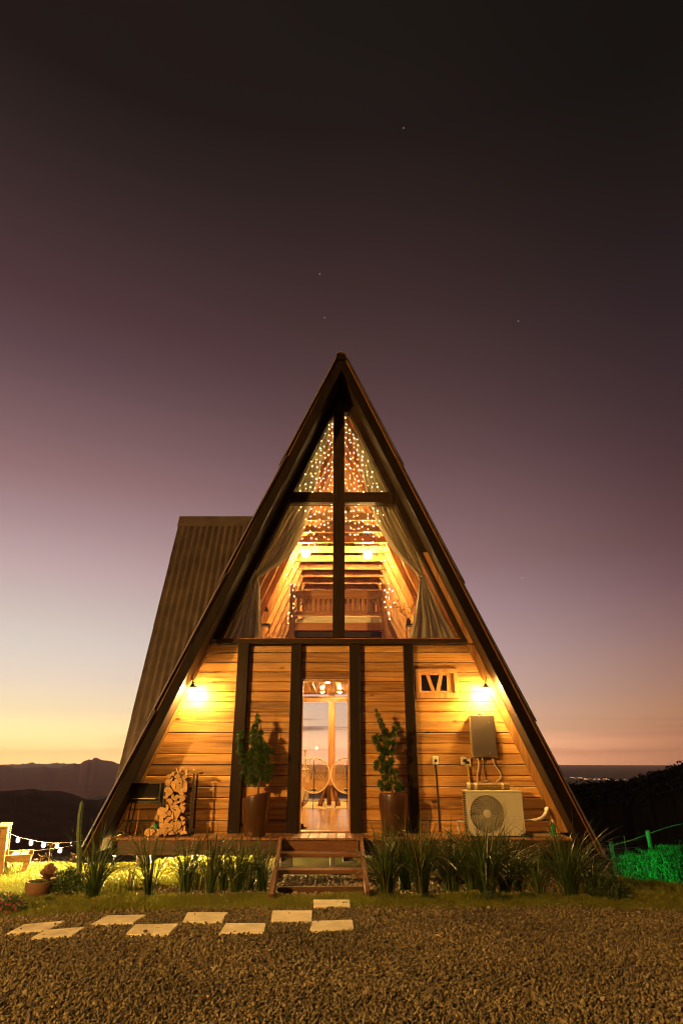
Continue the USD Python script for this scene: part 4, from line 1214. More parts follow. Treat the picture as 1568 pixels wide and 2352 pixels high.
logs = [(815, 385, .9, 'quarter', 60), (880, 350, .55, 'wedge', 10), (955, 385, .75, 'half', 10), (1060, 415, .85, 'half', 25), (820, 455, .95, 'half', 205), (795, 500, .9, 'half', 130), (945, 485, .8, 'wedge', 30), (1000, 455, .95, 'half', 315), (1080, 520, 1.15, 'half', 285), (985, 545, .95, 'half', 170), (885, 540, .95, 'wedge', 20),
        (790, 605, .95, 'half', 20), (910, 610, .75, 'half', 200), (1020, 665, 1.1, 'wedge', 20), (790, 680, .85, 'quarter', 10), (840, 650, .6, 'round', 0), (765, 735, .75, 'half', 200), (900, 760, .8, 'half', 160), (1030, 775, 1.05, 'wedge', -30), (810, 790, .75, 'quarter', 40), (935, 835, .75, 'half', 20), (845, 820, .5, 'round', 0), (845, 885, .95, 'wedge', 20),
        (770, 940, .95, 'half', 250), (935, 920, .95, 'half', 330), (690, 985, 1.1, 'round', 0), (890, 985, .75, 'half', 310), (960, 1015, 1.25, 'half', 65), (800, 1015, .75, 'round', 20), (725, 1070, .9, 'half', 30), (690, 1135, .9, 'quarter', 200), (790, 1135, .95, 'half', 45), (915, 1110, .85, 'wedge', 60), (915, 1195, 1.15, 'half', 195),
        (770, 1230, 1.15, 'half', 20), (840, 1260, .95, 'half', 240), (715, 1285, .95, 'round', 0), (975, 1240, .95, 'half', 220), (880, 1320, .95, 'half', 30), (1010, 1305, .75, 'quarter', 300), (665, 1330, .85, 'half', 260), (760, 1375, .95, 'half', 60), (945, 1380, 1.0, 'half', 30), (850, 1395, .75, 'half', 10), (600, 1370, .8, 'round', 10), (545, 1310, .55, 'half', 330), (470, 1350, .9, 'round', 0),
        (870, 690, .7, 'half', 120), (740, 1180, .6, 'quarter', 90), (1085, 605, .8, 'wedge', 15), (960, 610, .7, 'half', 60), (1070, 720, .75, 'quarter', 10), (965, 735, .7, 'wedge', 80), (1040, 870, .85, 'half', 40), (900, 890, .6, 'round', 0), (1050, 950, .8, 'wedge', 0), (870, 1060, .7, 'half', 100),
        (1040, 1100, .85, 'quarter', 30), (1035, 1180, .8, 'half', 190), (850, 1175, .75, 'wedge', 50), (690, 1210, .7, 'half', 20), (1060, 1260, .75, 'wedge', 20), (800, 1320, .7, 'half', 170), (930, 1270, .6, 'round', 0), (1060, 1360, .8, 'half', 10), (1010, 600, .6, 'half', 200)]
for i, (zx, zy, r, kind, rot) in enumerate(logs):
    c = at(*wd(zx, zy), YL + rnd.uniform(-.03, .02))
    rad_ = .061 * r
    if zy > 1340:
        c[2] = max(c[2], ZD + rad_ * .9)
    loose = zx < 620 and zy > 1300
    lab = 'loose round log lying at the foot of the firewood stack' if loose else {'round': 'small round log end in the firewood stack', 'half': 'half-round split log in the firewood stack', 'quarter': 'quartered split log in the firewood stack', 'wedge': 'wedge-shaped split log in the firewood stack'}[kind]
    if not loose:
        tier = 'topmost layer' if zy < 480 else 'upper layers' if zy < 630 else 'upper middle' if zy < 800 else 'middle' if zy < 960 else 'lower middle' if zy < 1120 else 'lower layers' if zy < 1270 else 'bottom layer'
        side = 'left' if zx < 800 + (zy < 600) * 60 else 'right' if zx > 915 + (zy < 600) * 80 else 'centre'
        kw = {'round': 'round log end', 'half': 'half-round split log', 'quarter': 'quartered log', 'wedge': 'wedge-shaped split log'}[kind]
        lab = f'{kw} in the {tier} of the firewood stack, {side if side == "centre" else side + " edge"}'
    else:
        lab = ['half-round log lying between the two loose logs', 'loose round log nearest the stack', 'loose round log lying farthest left of the stack'][(zx < 620) + (zx < 500) - 1 if zx > 560 or zx < 500 else 0]
    key = kind
    if key not in protos:
        t = thing('firewood_log', lab, 'log', c, group='split logs in the firewood rack')
        base = np.array(log_shapes[kind], float)
        a_ = math.radians(rot)
        ca, sa = math.cos(a_), math.sin(a_)
        n = len(base)
        b2 = np.stack([base[:, 0], base[:, 1]], -1) * .061
        ring = lambda s, y: np.c_[b2[:, 0] * s, np.full(n, y), b2[:, 1] * s] + c
        f = [(k, n + k, n + (k + 1) % n) for k in range(n)] + [(k, n + (k + 1) % n, (k + 1) % n) for k in range(n)]
        part(t, 'bark', MB().add(np.vstack([ring(1, .004), ring(1, .34)]), f), LOG_BARK)
        cf = np.vstack([ring(1, .004), ring(.93, 0), [c + (b2[:, 0].mean(), 0, b2[:, 1].mean())]])
        f = [(k, (k + 1) % n, n + (k + 1) % n) for k in range(n)] + [(k, n + (k + 1) % n, n + k) for k in range(n)] + [(n + k, n + (k + 1) % n, 2 * n) for k in range(n)]
        part(t, 'cut_face', MB().add(cf, f), LOGF)
        protos[key] = t
        UsdGeom.Xformable(stage.GetPrimAtPath(t)).AddRotateYOp().Set(-rot)
        UsdGeom.Xformable(stage.GetPrimAtPath(t)).AddScaleOp().Set(Gf.Vec3f(r, 1, r))
    else:
        copy_of(protos[key], 'firewood_log', c, lab, 'log', 'split logs in the firewood rack', (rnd.uniform(-3, 3), -rot, rnd.uniform(-4, 4)), (r * rnd.uniform(.9, 1.1), rnd.uniform(.85, 1.05), r * rnd.uniform(.9, 1.1)))
c = at(*wd(1080, 335), YL)
t = thing('kindling', 'loose pale kindling lying on top of the stack', 'kindling', c)
mb = MB()
for k in range(26):
    p = at(*wd(rnd.uniform(930, 1260), rnd.uniform(335, 385)), YL + rnd.uniform(.0, .2))
    p[2] = 1.285 + rnd.uniform(0, .03) - .0
    d = unit((rnd.uniform(-1, 1), rnd.uniform(-.6, .6), rnd.uniform(-.15, .3 if k > 3 else 1.0))) * rnd.uniform(.03, .085)
    mb.bar(p - d, p + d, rnd.uniform(.004, .016), .004)
part(t, 'sticks', mb, LOGF, kind='stuff')
mb = MB()

# small black box grill on legs
g0, g1 = xof(300, 1815, 9.62), xof(370, 1815, 9.62)
zg0, zg1 = zof(1838, 9.62), zof(1799, 9.62)
t = thing('box_grill', 'black box grill with a glassy front on thin legs', 'grill', ((g0 + g1) / 2, 9.7, ZD))
part(t, 'body', MB().box(g0, g1, 9.63, 9.86, zg0, zg1, .008).box(g0, g0 + .02, 9.60, 9.629, zg0 + .04, zg1).box(g1 - .02, g1, 9.60, 9.629, zg0 + .04, zg1).box(g0 + .021, g1 - .021, 9.60, 9.629, zg1 - .012, zg1), BLACK)
part(t, 'front_panel', MB().box(g0 + .03, g1 - .03, 9.612, 9.626, zg0 + .045, zg1 - .016, .003), BLACKGLOSS)
part(t, 'tray', MB().box(g0 - .01, g1 + .01, 9.58, 9.87, zg0 - .035, zg0 - .003, .004), BLACK)
part(t, 'knob', MB().lathe((0, 0, 0), [(.0001, .02), (.010, .018), (.012, 0)], 10).box(g0 + .20, g0 + .215, 9.572, 9.58, zg0 + .0, zg0 + .03), WHITEMETAL) if False else part(t, 'handle', MB().bar((g0 + .06, 9.565, zg0 + .02), (g1 - .06, 9.565, zg0 + .02), .012, .012), WHITEMETAL)
for sx, x in ((-1, g0 + .03), (1, g1 - .03)):
    for y in (9.64, 9.84):
        part(t, 'leg', MB().bar((x + sx * .05, y, ZD), (x, y, zg0 - .036), .014, .014), BLACK)
part(t, 'brace', MB().bar((g0 - .0, 9.64, ZD + .17), (g1 + .0, 9.64, ZD + .17), .010, .010), BLACK)
a, b = at(*wd(312, 930), 9.5), at(*wd(232, 1440), 9.42)
single('leaning_stick', MB().tube([b * (1, 1, 0) + (0, 0, ZD + .004), (a + b) / 2 + (.004, 0, 0), a], np.array([.006, .005, .003]), 6), PINE_TRIM, 'thin bare stick leaning before the box grill', 'stick')
c = at(*wd(585, 1290), 9.56)
c[2] = ZD
t = thing('bottle', 'green glass jar standing left of the firewood', 'jar', c)
part(t, 'glass', MB().lathe(c, [(.0001, .003), (.035, .003), (.04, .015), (.04, .11), (.025, .14), (.02, .16)], 16), GREENB, True)
part(t, 'lid', MB().lathe(c, [(.023, .150), (.023, .175), (.0001, .176)], 12), BLACK)

# water heater and its pipes
hx0, hx1 = 1.905, 2.265
hz0, hz1 = zof(1740, 9.86), zof(1643, 9.86)
t = thing('water_heater', 'brushed steel tankless water heater on the wall under the right lantern', 'water heater', ((hx0 + hx1) / 2, 9.98, hz0))
part(t, 'cover', MB().box(hx0 + .012, hx1, 9.845, 9.86, hz0, hz1, .004), HEATERM)
part(t, 'case', MB().box(hx0 + .004, hx1 - .004, 9.862, 9.972, hz0 + .006, hz1 - .006, .004), WHITEMETAL)
part(t, 'edge_strip', MB().box(hx0 - .002, hx0 + .010, 9.846, 9.862, hz0, hz1, .002), BRASS)
part(t, 'bracket', MB().box(hx0 + .14, hx0 + .19, 9.955, 9.975, hz1 - .004, hz1 + .03, .003), BLACK)
part(t, 'knob', MB().ball((hx0 + .275, 9.842, hz1 - .105), .008, 1), WHITEMETAL, True)
part(t, 'badge', MB().box(hx0 + .245, hx0 + .262, 9.841, 9.8448, hz0 + .045, hz0 + .05).box(hx0 + .258, hx0 + .262, 9.841, 9.8448, hz0 + .0505, hz0 + .075), WHITEMETAL)
for k, dx in enumerate((.085, .15, .30)):
    part(t, 'connector', MB().tube([(hx0 + dx, 9.92, hz0 + .004), (hx0 + dx, 9.92, hz0 - .03)], .010, 8), BRASS)
ac = lambda zx, zy: (zx * .2423 * .8167 + 1028.8, zy * .2423 * .8167 + 1714.7)
hose = lambda pts, Y: [at(*ac(*p), Y) for p in pts]


def spline(pts, n=24):
    from scipy.interpolate import CubicSpline
    p = np.array(pts)
    s = np.r_[0, np.cumsum(np.linalg.norm(np.diff(p, axis=0), axis=1))]
    return CubicSpline(s, p)(np.linspace(0, s[-1], n))


part(t, 'water_hose', MB().tube(spline(hose([(348, 140), (355, 190), (352, 250), (340, 310), (338, 380), (340, 440)], 9.93)), .0085, 7), WHITEH, True)
part(t, 'water_hose', MB().tube(spline(hose([(526, 150), (535, 205), (570, 255), (608, 320), (605, 370), (560, 415), (558, 445)], 9.93)), .0085, 7), WHITEH, True)
part(t, 'gas_pipe', MB().tube(spline(hose([(415, 140), (420, 220), (425, 300), (440, 350), (438, 395)], 9.95)), .0065, 7), BLACK, True)
part(t, 'thin_cable', MB().tube(spline(hose([(260, 190), (310, 240), (340, 300), (400, 350), (430, 310), (390, 280), (360, 340), (380, 400)], 9.965), 40), .003, 5), WIRE, True)
part(t, 'valve', MB().bar(at(*ac(415, 402), 9.94), at(*ac(470, 404), 9.94), .022, .018, .004).ball(at(*ac(442, 402), 9.92), .013, 1), WHITEMETAL)
for (px, py, lab) in [(999.8, 1747.5, 'cream outlet box above a black conduit by the right post'), (1065, 1747.5, 'cream outlet box with plugs left of the heater'), (1074, 1752, 'cream outlet box above the yellow hose')]:
    c = at(px, py, 9.96)
    t = thing('outlet_box', lab, 'outlet', (c[0], 9.98, c[2]), group='outlet boxes on the front wall')
    part(t, 'box', MB().box(c[0] - .045, c[0] + .045, 9.945, 9.977, c[2] - .055, c[2] + .055, .006), WHITEPL)
    part(t, 'socket', MB().lathe((0, 0, 0), [(.0001, .0), (.0001, .0)], 3).box(c[0] - .018, c[0] + .018, 9.938, 9.9445, c[2] - .018, c[2] + .018, .004), BLACK)
c0 = at(999.8, 1757, 9.965)
single('conduit', MB().tube([c0, at(1003, 1800, 9.965), at(1006, 1850, 9.96), at(1009.5, 1912, 9.95)], .010, 8), BLACK, 'black conduit running down from the left outlet box to the deck', 'conduit', smooth=True)
single('hose', MB().tube(spline([at(*ac(230, 212), 9.95), at(*ac(236, 300), 9.94), at(*ac(246, 380), 9.93), at(*ac(254, 440), 9.92)]), .016, 8), YELLOWH, 'short yellow hose under the outlet box behind the rolled mat', 'hose', smooth=True)

# air conditioning unit
AX0, AX1, AY0, AY1 = 1.69, 2.455, 9.43, 9.74
AZ0, AZ1 = ZD + .015, zof(1821, 9.43)
t = thing('air_conditioner', 'cream outdoor air conditioning unit with a round fan grille', 'air conditioner', ((AX0 + AX1) / 2, 9.6, ZD))
from shapely.geometry import Point, box as sbox
fc = at(1118.5, 1870, AY0)
fr = .222
front = sbox(AX0, AZ0, AX1, AZ1).difference(Point(fc[0], fc[2]).buffer(fr + .006, 32))
part(t, 'front_panel', MB().poly(front, lambda v: np.stack([v[:, 0], AY0 + .012 - v[:, 2], v[:, 1]], -1), .012), WHITEMETAL)
part(t, 'case', MB().box(AX0 + .018, AX1, AY0 + .30, AY1, AZ0, AZ1, .0).box(AX1 - .014, AX1, AY0 + .0125, AY0 + .2995, AZ0, AZ1).box(AX0, AX1, AY0 + .0125, AY0 + .2995, AZ0, AZ0 + .014), WHITEMETAL)
part(t, 'lid', MB().box(AX0 - .008, AX1 + .008, AY0 - .006, AY1 + .004, AZ1 + .001, AZ1 + .028, .01), WHITEMETAL, 40)
part(t, 'coil', MB().box(AX0 + .012, AX0 + .03, AY0 + .03, AY0 + .298, AZ0 + .03, AZ1 - .012), BLACK)
fins = MB()
for k in range(16):
    z = AZ0 + .04 + k * .030
    fins.box(AX0 - .001, AX0 + .011, AY0 + .035, AY0 + .28, z, z + .006)
part(t, 'side_grille', fins, WHITEMETAL, kind='stuff')
part(t, 'fan_shroud', MB().lathe((0, 0, 0), [(fr + .004, 0), (fr + .004, .16)], 40), BLACK) if False else None
sh_ = MB()
aa = np.linspace(0, 2 * PI, 41)
sh_.grid(np.array([[(fc[0] + (fr + .005) * math.cos(a), AY0 + .013 + d, fc[2] + (fr + .005) * math.sin(a)) for d in (0, .17)] for a in aa]))
sh_.box(fc[0] - fr, fc[0] + fr, AY0 + .19, AY0 + .20, fc[2] - fr, fc[2] + fr)
part(t, 'fan_shroud', sh_, BLACK)
fan = MB()
for k in range(3):
    a0 = k * 2 * PI / 3 + .5
    P = np.array([[(fc[0] + r_ * math.cos(a0 + da * (1 + .25 * r_ / fr)), AY0 + .12 - da * .06, fc[2] + r_ * math.sin(a0 + da * (1 + .25 * r_ / fr))) for da in np.linspace(0, 1.25, 7)] for r_ in np.linspace(.05, fr - .02, 5)])
    fan.grid(P)
part(t, 'fan_blades', fan, plain('fan_blade', (.10, .09, .075), .5), True)
gr = MB()
for r_ in np.linspace(.062, fr - .004, 16):
    gr.tube([(fc[0] + r_ * math.cos(a), AY0 - .004 - .012 * (1 - (r_ / fr) ** 2), fc[2] + r_ * math.sin(a)) for a in np.linspace(0, 2 * PI, 37)], .0020, 4, False)
for k in range(30):
    a0 = k * 2 * PI / 30
    pts = [(fc[0] + r_ * math.cos(a0 + 1.1 * (r_ / fr - .25)), AY0 - .005 - .012 * (1 - (r_ / fr) ** 2), fc[2] + r_ * math.sin(a0 + 1.1 * (r_ / fr - .25))) for r_ in np.linspace(.05, fr + .004, 7)]
    gr.tube(pts, .0020, 4, False)
part(t, 'fan_grille', gr, WHITEMETAL, True)
part(t, 'hub', MB().add(*(lambda v, f: (v[:, [0, 2, 1]] * (1, -1, 1) + (fc[0], AY0 - .012, fc[2]), f))(*MB().lathe((0, 0, 0), [(.054, -.006), (.052, .004), (.045, .008), (.0001, .010)], 24).arr())), WHITEMETAL, 40)
rim_ = MB().tube([(fc[0] + (fr + .012) * math.cos(a), AY0 - .003, fc[2] + (fr + .012) * math.sin(a)) for a in np.linspace(0, 2 * PI, 49)], .005, 6, False)
part(t, 'grille_rim', rim_, WHITEMETAL, True)
xs_ = fc[0] + fr + .03
part(t, 'panel_seam', MB().box(xs_, xs_ + .004, AY0 - .003, AY0 - .0005, AZ0 + .06, AZ1 - .03).box(AX0 + .06, xs_ - .02, AY0 - .003, AY0 - .0005, AZ1 - .045, AZ1 - .041).box(xs_ + .02, AX1 - .02, AY0 - .003, AY0 - .0005, AZ0 + .235, AZ0 + .238)
     .box(xs_ + .02, AX1 - .02, AY0 - .003, AY0 - .0005, AZ0 + .195, AZ0 + .197).box(xs_ + .02, AX1 - .02, AY0 - .003, AY0 - .0005, AZ0 + .155, AZ0 + .157), plain('panel_seam', (.36, .32, .22), .5))
part(t, 'service_cover', MB().box(AX1 + .001, AX1 + .035, AY0 + .10, AY0 + .26, AZ1 - .20, AZ1 - .06, .008), WHITEMETAL)
for x in (AX0 + .10, AX1 - .10):
    part(t, 'foot', MB().box(x - .03, x + .03, AY0 + .01, AY1 - .01, ZD + .001, ZD + .014), BLACK)
for s in (-1, 1):
    part(t, 'mount_clip', MB().ball((fc[0] + s * .185, AY0 - .010, fc[2] - .165), .022, 1, (1, .5, .9)), WHITEPL, True)
# rolled mat on the unit
ra, rb = at(*ac(218, 482), 9.50), at(*ac(715, 486), 9.50)
zr = AZ1 + .029 + .046
t = thing('rolled_mat', 'rolled patterned mat with cream ends on top of the air conditioner', 'mat', ((ra[0] + rb[0]) / 2, 9.52, AZ1 + .03))
Lr = rb[0] - ra[0]
xcut = [0, .08, .17, .24, .80, .86, 1.0]
for k in range(6):
    x0_, x1_ = ra[0] + Lr * xcut[k], ra[0] + Lr * xcut[k + 1] - .001
    part(t, 'band', MB().tube([(x0_, 9.52, zr), ((x0_ + x1_) / 2, 9.52, zr), (x1_, 9.52, zr)], .046 if k % 2 == 0 else .0455, 18), MATM if k == 3 else (CREAMMAT if k % 2 == 0 else plain('brown_band', (.22, .12, .04), .8)) , 40)
part(t, 'end_spiral', MB().tube([(ra[0] - .003, 9.52 + (.008 + .0045 * a / 2) * math.cos(a), zr + (.008 + .0045 * a / 2) * math.sin(a)) for a in np.linspace(0, 14, 50)], .0035, 5), plain('roll_end', (.30, .2, .08), .8))
pp = [at(*ac(p_[0], p_[1]), 9.60) for p_ in ((180, 872), (100, 872), (112, 940), (132, 1035))]
pp[-1][2] = ZD + .02
t = single('drain_pipe', MB().tube([pp[0], pp[1] + (.012, 0, 0), pp[1] + (.002, 0, -.008), pp[2], pp[3]], .014, 8), WHITEPL, 'white plastic drain pipe elbow left of the air conditioner', 'pipe', smooth=True)
pi_ = spline([at(*ac(868, 862), 9.62), at(*ac(930, 862), 9.62), at(*ac(1010, 855), 9.63), at(*ac(1080, 835), 9.66), at(*ac(1120, 800), 9.72), at(*ac(1140, 760), 9.80), at(*ac(1145, 725), 9.88)])
single('insulated_pipe', MB().tube(pi_, np.linspace(.014, .034, 24) * (1 + .12 * np.sin(np.arange(24) * 2.1)), 10), INSUL, 'pale wrapped refrigerant pipe curving up to the roof edge', 'pipe', smooth=True)
c = at(*ac(1225, 1010), 9.50); c[2] = ZD
t = thing('spray_bottle', 'green spray bottle with a white trigger at the deck end', 'bottle', c)
part(t, 'bottle', MB().lathe(c, [(.0001, .003), (.030, .003), (.032, .02), (.032, .12), (.016, .15), (.013, .165)], 16), GREENB, True)
part(t, 'trigger', MB().box(c[0] - .014, c[0] + .014, 9.485, 9.515, .167 + ZD, .20 + ZD, .004).box(c[0] - .045, c[0] - .0145, 9.49, 9.51, .185 + ZD, .20 + ZD, .003).bar((c[0] - .02, 9.5, ZD + .183), (c[0] - .034, 9.5, ZD + .15), .008, .006), WHITEPL)
a, b = at(*ac(980, 1045), 9.4), at(*ac(1345, 1045), 9.4)
single('door_mat', MB().slab([(a[0], 9.34), (b[0] - .01, 9.34), (b[0] - .04, 9.62), (a[0] + .02, 9.62)], ZD + .004, ZD + .026, .004), plain('brown_mat', (.20, .12, .05), .9, bump=.7, bscale=120, vary=.3, vscale=60), 'flat brown fibre mat lying on the right end of the deck', 'mat')
c = at(*ac(925, 1020), 9.40)
single('dark_cloth', MB().ball((c[0], 9.44, ZD + .02), .06, 2, (1.5, .7, .42)), SHOE, 'small dark cloth heap right of the air conditioner', 'cloth', smooth=True)

# ------------------------------------------------------------------ steps and stepping slabs
t = thing('wooden_steps', 'two-tread open timber steps up to the deck', 'steps', (0, 8.7, 0))
for top, bot in (((643.5, 1938), (622, 2072)), ((829, 1938), (845, 2067))):
    b = gd(*bot, 0.0)
    a = at(*top, 9.28)
    part(t, 'stringer', MB().bar((b[0], b[1] + .03, .0), (a[0], 9.28, ZD - .045), .045, .16, .005, up=(0, 0, 1)), STEP)
sx0, sx1 = at(648, 1962, 9.02)[0], at(824, 1962, 9.02)[0]
for zt_, yf in ((.345, 9.02), (.205, 8.70)):
    part(t, 'tread', MB().box(sx0 - .035, sx1 + .035, yf, yf + .27, zt_ - .045, zt_, .006), STEP)
    part(t, 'cleat', MB().box(sx0 - .02, sx0 + .03, yf + .03, yf + .25, zt_ - .09, zt_ - .047).box(sx1 - .03, sx1 + .02, yf + .03, yf + .25, zt_ - .09, zt_ - .047), STEP)
part(t, 'back_board', MB().box(sx0, sx1, 9.285, 9.32, .30, .455), STEP)
single('timber_edging', MB().bar((gd(640, 2046)[0], 8.47, .03), (gd(838, 2044)[0], 8.49, .03), .05, .07, .006), FASCIA, 'low timber edging between the feet of the steps', 'edging')

slabs = [([(15, 2145), (54, 2124), (151, 2115), (110, 2136.5)], 'leftmost pale slab, pointing out of the picture'), ([(66, 2157), (102.5, 2137), (197.5, 2129.5), (165, 2149)], 'second pale slab from the left in the front row'),
         ([(209, 2123), (246, 2103), (336, 2102), (306, 2120)], 'pale slab against the lawn edge below the left grass clumps'), ([(286, 2147), (310, 2124), (410, 2122), (388, 2147)], 'pale slab with a pebble on it, third in the front row'),
         ([(418, 2118), (430, 2096), (524, 2096), (510, 2118)], 'pale slab against the lawn edge below the log stack'), ([(503, 2143), (518, 2121), (611, 2121), (607, 2143)], 'pale slab in the front row below the left pot'),
         ([(622, 2117), (626, 2092), (717, 2092), (716, 2117)], 'pale slab against the lawn just left of the steps'), ([(711, 2138), (716, 2116), (810, 2113), (813, 2134)], 'rightmost pale slab in the front row'),
         ([(720, 2084), (719, 2067), (803, 2067), (804, 2083)], 'pale slab set in the lawn at the foot of the steps')]
SLABPOLY = []
for cs, lab in slabs:
    w = [gd(x, y, .035)[:2] for x, y in cs]
    SLABPOLY.append(Polygon(w).buffer(-.004))
    w[2], w[0] = w[2], w[0]
    single('stepping_slab', MB().slab(w, -.03, .036, .008), SLABM, lab, 'slab', 'stepping slabs in the gravel', loc=(*np.mean(w, 0), 0))
c = gd(334, 2139, .05)
single('pebble', MB().ball((c[0], c[1], .048), .016, 1, (1.2, 1, .8)), plain('pebble', (.09, .06, .045), .8), 'single dark pebble lying on a pale slab', 'pebble', smooth=True)

# ------------------------------------------------------------------ gravel
GB = [(-9, 6.6), (-5, 6.85), (-4.0, 7.0), (-3.3, 7.12), (-2.2, 7.46), (-1.0, 7.56), (0.6, 7.62), (2.5, 7.60), (3.6, 7.42), (5, 7.2), (9, 6.8)]


def gravel_edge(x):
    return np.interp(x, [g[0] for g in GB], [g[1] for g in GB]) + .05 * (meshkit.noise(np.stack([x * 3.1, x * 0, x * 0], -1), 4) - .5)


def stone(seed):
    g = np.random.default_rng(seed)
    p = g.normal(0, 1, (11, 3))
    p /= np.linalg.norm(p, axis=1, keepdims=True)
    p *= g.uniform(.75, 1.15, (11, 1)) * np.array((1.0, .86, .74))
    h = trimesh.Trimesh(p).convex_hull
    return MB().add(h.vertices, h.faces)


import shapely


def outside_slabs(x, y):
    keep = np.ones(len(x), bool)
    pts = shapely.points(x, y)
    for sp in SLABPOLY:
        keep &= ~shapely.contains(sp, pts) | (np.sin(x * 9171.3 + y * 5231.7) > .999996)
    return keep


def rand_quats(n, g):
    q = g.normal(0, 1, (n, 4))
    return q / np.linalg.norm(q, axis=1, keepdims=True)


struct('gravel_bed', MB().grid(np.array([[(x, y0 + (float(gravel_edge(np.array([x]))[0]) - .03 - y0) * s, .0 - .004 + .0005) for s in np.linspace(0, 1, 4)] for x, y0 in [(x, 1.0) for x in np.linspace(-9, 9, 60)]])[::-1][::-1]), plain('gravel_dust', (.035, .025, .015), .95, bump=.8, bscale=80, vary=.4, vscale=30))
g = np.random.default_rng(5)
xs, ys = [], []
n = 255000
y = 3.6 + (7.75 - 3.6) * g.random(n) ** 1.0
x = (g.random(n) * 2 - 1) * (y * .66 + .6)
k = (y < gravel_edge(x) + g.normal(0, .03, n)) & outside_slabs(x, y)
x, y = x[k], y[k]
s = np.exp(g.normal(math.log(.0088), .34, len(x)))
s = np.clip(s, .005, .032)
onslab = np.zeros(len(x), bool)
for sp in SLABPOLY:
    onslab |= shapely.contains(sp, shapely.points(x, y))
z = s * .35 + np.where(onslab, .034, 0) + g.uniform(0, .024, len(x)) ** 1.0 * ~onslab + .010 * (meshkit.noise(np.stack([x * 1.6, y * 1.6, x * 0], -1), 9) - .3)
instancer('/World/gravel', [(stone(60 + i), GRAVEL, False) for i in range(7)], np.stack([x, y, z], -1), rand_quats(len(x), g), np.repeat(s[:, None], 3, 1), g.integers(0, 7, len(x)))
tag(stage.GetPrimAtPath('/World/gravel'), 'coarse dark brown gravel covering the forecourt', 'gravel')
mb = MB()
for _ in range(70):
    x_, y_ = g.uniform(-4, 4.5), g.uniform(4.6, 8.2)
    d = unit((g.normal(), g.normal(), .1)) * g.uniform(.015, .035)
    sd = unit(np.cross(d, (0, 0, 1))) * g.uniform(.006, .014)
    o = np.array((x_, y_, .034))
    mb.add([o - d, o + sd + (0, 0, .006), o + d, o - sd], [(0, 1, 2), (0, 2, 3)])
single('fallen_leaves', mb, DRYLEAF, 'small dry leaves scattered over the gravel and lawn edge', 'leaves', kind='stuff')
# pebbles and chips in the planting bed and under the steps
PEB = plain('bed_pebble', (.26, .18, .11), .8, vary=.5, vscale=25)
n = 9000
x = g.uniform(-3.4, 3.3, n); y = g.uniform(8.22, 9.6, n) + g.normal(0, .04, n)
k = ~((x < -1.35) & (y > 8.80 + (x + 3.4) * .10)) & (g.random(n) < np.where((x > -.8) & (x < .35), 1.0, np.where(x < -.8, .55, .35)))
x, y = x[k], y[k]
s = np.clip(np.exp(g.normal(math.log(.013), .4, len(x))), .006, .035)
instancer('/World/bed_pebbles', [(stone(80 + i), PEB, False) for i in range(4)], np.stack([x, y, s * .4], -1), rand_quats(len(x), g), np.repeat(s[:, None], 3, 1), g.integers(0, 4, len(x)))
tag(stage.GetPrimAtPath('/World/bed_pebbles'), 'loose pebbles and chips in the planting bed under the deck edge', 'pebbles')

# ------------------------------------------------------------------ lawn
def tuft(seed, nb=8, h=.045, spread=.022, w=.0022):
    g = np.random.default_rng(seed)
    mb = MB()
    for _ in range(nb):
        a = g.uniform(0, 2 * PI)
        b = np.array((g.normal(0, spread), g.normal(0, spread), -.004))
        L = h * g.uniform(.55, 1.2)
        lean = g.uniform(.1, .8)
        d = np.array((math.cos(a), math.sin(a), 0))
        sdir = np.array((-math.sin(a), math.cos(a), 0)) * w
        m1 = b + np.array((0, 0, L * .6)) + d * L * lean * .3
        tp = b + np.array((0, 0, L * (1 - .25 * lean))) + d * L * lean * .8
        mb.add([b - sdir, b + sdir, m1 + sdir * .8, m1 - sdir * .8, tp], [(0, 1, 2), (0, 2, 3), (3, 2, 4)])
    return mb


def in_lawn(x, y):
    front = (y > gravel_edge(x)) & (y < 8.32 + .06 * np.sin(x * 5))
    left = (x < -2.6 - .25 * np.sin(y * 2)) & (y >= 8.3)
    under = (x > -3.4) & (x < -1.35) & (y > 8.72 + (x + 3.4) * .10)
    right = (x > 3.25) & (y >= 8.2)
    return front | left | under | right


lawn_pos, lawn_s = [], []
for (n, x0, x1, y0, y1, sz) in [(42000, -5.2, 5.4, 6.9, 8.45, 1.0), (16000, -7.2, -2.5, 8.3, 10.9, 1.15), (11000, -3.4, -1.3, 8.6, 12.2, 1.35), (15000, 3.2, 9.5, 8.2, 15.5, 1.5)]:
    x, y = g.uniform(x0, x1, n), g.uniform(y0, y1, n)
    k = in_lawn(x, y) & outside_slabs(x, y)
    x, y = x[k], y[k]
    lawn_pos.append(np.stack([x, y, ground_z(x, y)], -1))
    lawn_s.append(sz * g.uniform(.7, 1.25, len(x)) * (.75 + .5 * meshkit.noise(np.stack([x * 2.3, y * 2.3, x * 0], -1), 2)))
lp, ls = np.vstack(lawn_pos), np.concatenate(lawn_s)
a = g.uniform(0, 2 * PI, len(lp))
instancer('/World/lawn', [(tuft(100 + i), GRASS, False) for i in range(6)], lp, np.stack([np.cos(a / 2), 0 * a, 0 * a, np.sin(a / 2)], -1), np.repeat(ls[:, None], 3, 1), g.integers(0, 6, len(lp)))
tag(stage.GetPrimAtPath('/World/lawn'), 'short mown lawn round the cabin between gravel and planting bed', 'grass')

